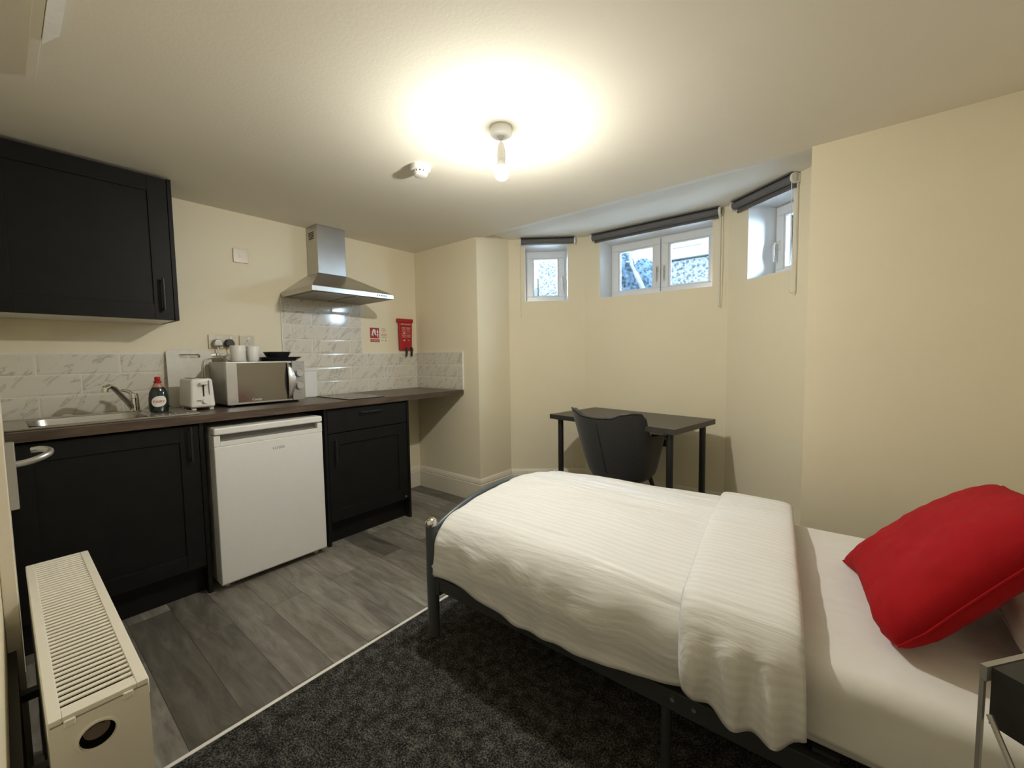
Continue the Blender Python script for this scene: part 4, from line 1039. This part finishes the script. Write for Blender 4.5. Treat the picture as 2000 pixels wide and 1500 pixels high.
# bedside table in the near right corner
tp0 = Vector((3.200, -1.75, .832)); e1 = Vector((.63, .777, 0)); e2 = Vector((.777, -.63, 0))
t = thing('bedside_table', (tp0.x+.15, tp0.y+.0, 0.006), 'dark bedside table with grey metal edging beside the bed head', 'table')
def q(a, b_, z): p = tp0+e1*a+e2*b_; return (p.x, p.y, z)
def tbx(bm_, a0, a1, b0, b1, z0, z1): bm_.hexa([q(a0, b0, z0), q(a1, b0, z0), q(a1, b1, z0), q(a0, b1, z0)], [q(a0, b0, z1), q(a1, b0, z1), q(a1, b1, z1), q(a0, b1, z1)]); return bm_
Wt = .34
tbx(MB(), .0065, Wt, .0065, Wt, .765, .831).build('table_top', 'black_plastic', t)
g = MB(); tbx(g, 0, Wt, 0, .006, .815, .832); g.build('edging', 'silver', t)
for a, b_ in ((0, 0), (Wt-.006, 0), (0, Wt-.006), (Wt-.006, Wt-.006)):
    tbx(MB(), a, a+.004, b_, b_+.004, .007, .814 if b_ == 0 else .7645).build('leg', 'silver', t)
MB().tube([(3.206, -1.765, .785), (3.222, -1.80, .742), (3.238, -1.84, .70)], .0028, 8).build('brace', 'silver', t)
tbx(MB(), .014, Wt-.014, .008, Wt-.008, .30, .312).build('shelf', 'desk', t)

# ------------------------------------------------------------------ outside the bay windows
structure(MB().prism([(-6, .5), (.2, .5), (1.0, 1.15), (2.72, 1.15), (3.5, .5), (9, .5), (9, 16), (-6, 16)], 1.5, 1.58).build('ground_outside', 'paving'), 'ground outside the bay, raised and made pale to bounce daylight in', 'ground')
o = MB().box(1.42, 4.6, 2.6, 2.85, 1.58, 2.29).build('garden_wall', 'pebble', bevel=.02); tag(o, 'rough grey pebbled wall outside the middle and right bay windows', 'wall')
o = MB().box(-.42, .34, 2.55, 2.85, 1.58, 3.1).build('garden_wall', 'pebble', bevel=.02); tag(o, 'taller rough grey pebbled wall outside the left bay window', 'wall')
o = MB().box(1.40, 4.62, 2.56, 2.89, 2.29, 2.345).build('wall_coping', 'stone_white', bevel=.01); tag(o, 'pale coping course along the top of the outside wall', 'coping')
hs = thing('house', (3, 9, 1), 'pale house front seen above the garden wall through the middle window', 'house')
MB().box(-7, 9, 9, 9.4, 1, 8).build('house_wall', 'render_white', hs)
for x in (-2.2, -.2, 1.8, 3.6):
    k = MB().box(x-.35, x+.35, 8.94, 9.0, 4.0, 5.1).build('house_window', 'stone_white', hs)
    MB().box(x-.28, x+.28, 8.92, 8.945, 4.07, 5.03).build('pane', 'winglass', k)
st = thing('stone_steps', (-.3, 2.2, 1), 'pale painted stone steps beside the garden wall', 'steps')
for i in range(8): MB().box(-1.7, -.44, 2.0+i*.14, 3.4, 1.58+i*.15, 1.728+i*.15).build('step', 'stone_white', st, bevel=.01)
def bush(c, s, seed):
    b = MB(); k = bmesh.ops.create_icosphere(b.b, subdivisions=5, radius=1)
    for v in b.b.verts:
        n = v.co.normalized(); r = 1+.16*noise.noise(n*2.2+Vector((seed, 0, 0)))+.07*noise.noise(n*8)+.03*noise.noise(n*22)
        v.co = Vector((n.x*s[0]*r, n.y*s[1]*r, n.z*s[2]*r))+Vector(c)
    return b
tag(bush((.92, 2.12, 1.98), (.30, .30, .46), 3).build('bush', 'foliage', smooth=True), 'dark rounded bush behind the left pane of the middle window', 'bush', 'bushes outside the middle window')
tag(bush((.78, 3.5, 2.05), (.28, .3, .50), 9).build('bush', 'foliage', smooth=True), 'farther dark bush seen just right of the pale branch', 'bush', 'bushes outside the middle window')
tr = MB().tube(arc([(1.50, 2.0, 1.575), (1.42, 2.0, 1.76), (1.30, 2.0, 2.02), (1.215, 2.0, 2.22), (1.235, 2.0, 2.45)], 5), [.040]*6+[.026]*6+[.018]*6+[.013]*3, 10)
tr.tube(arc([(1.21, 2.0, 2.21), (1.12, 2.0, 2.215), (1.0, 2.0, 2.15)], 5), .012, 8)
tag(tr.build('branch', 'bark', smooth=True), 'pale forked branch leaning outside the middle window', 'branch')
b = MB().box(2.42, 2.82, 1.75, 2.0, 1.58, 2.50); tag(b.build('boundary_wall', 'dark_stone'), 'dark stone pier outside the right bay window', 'wall')
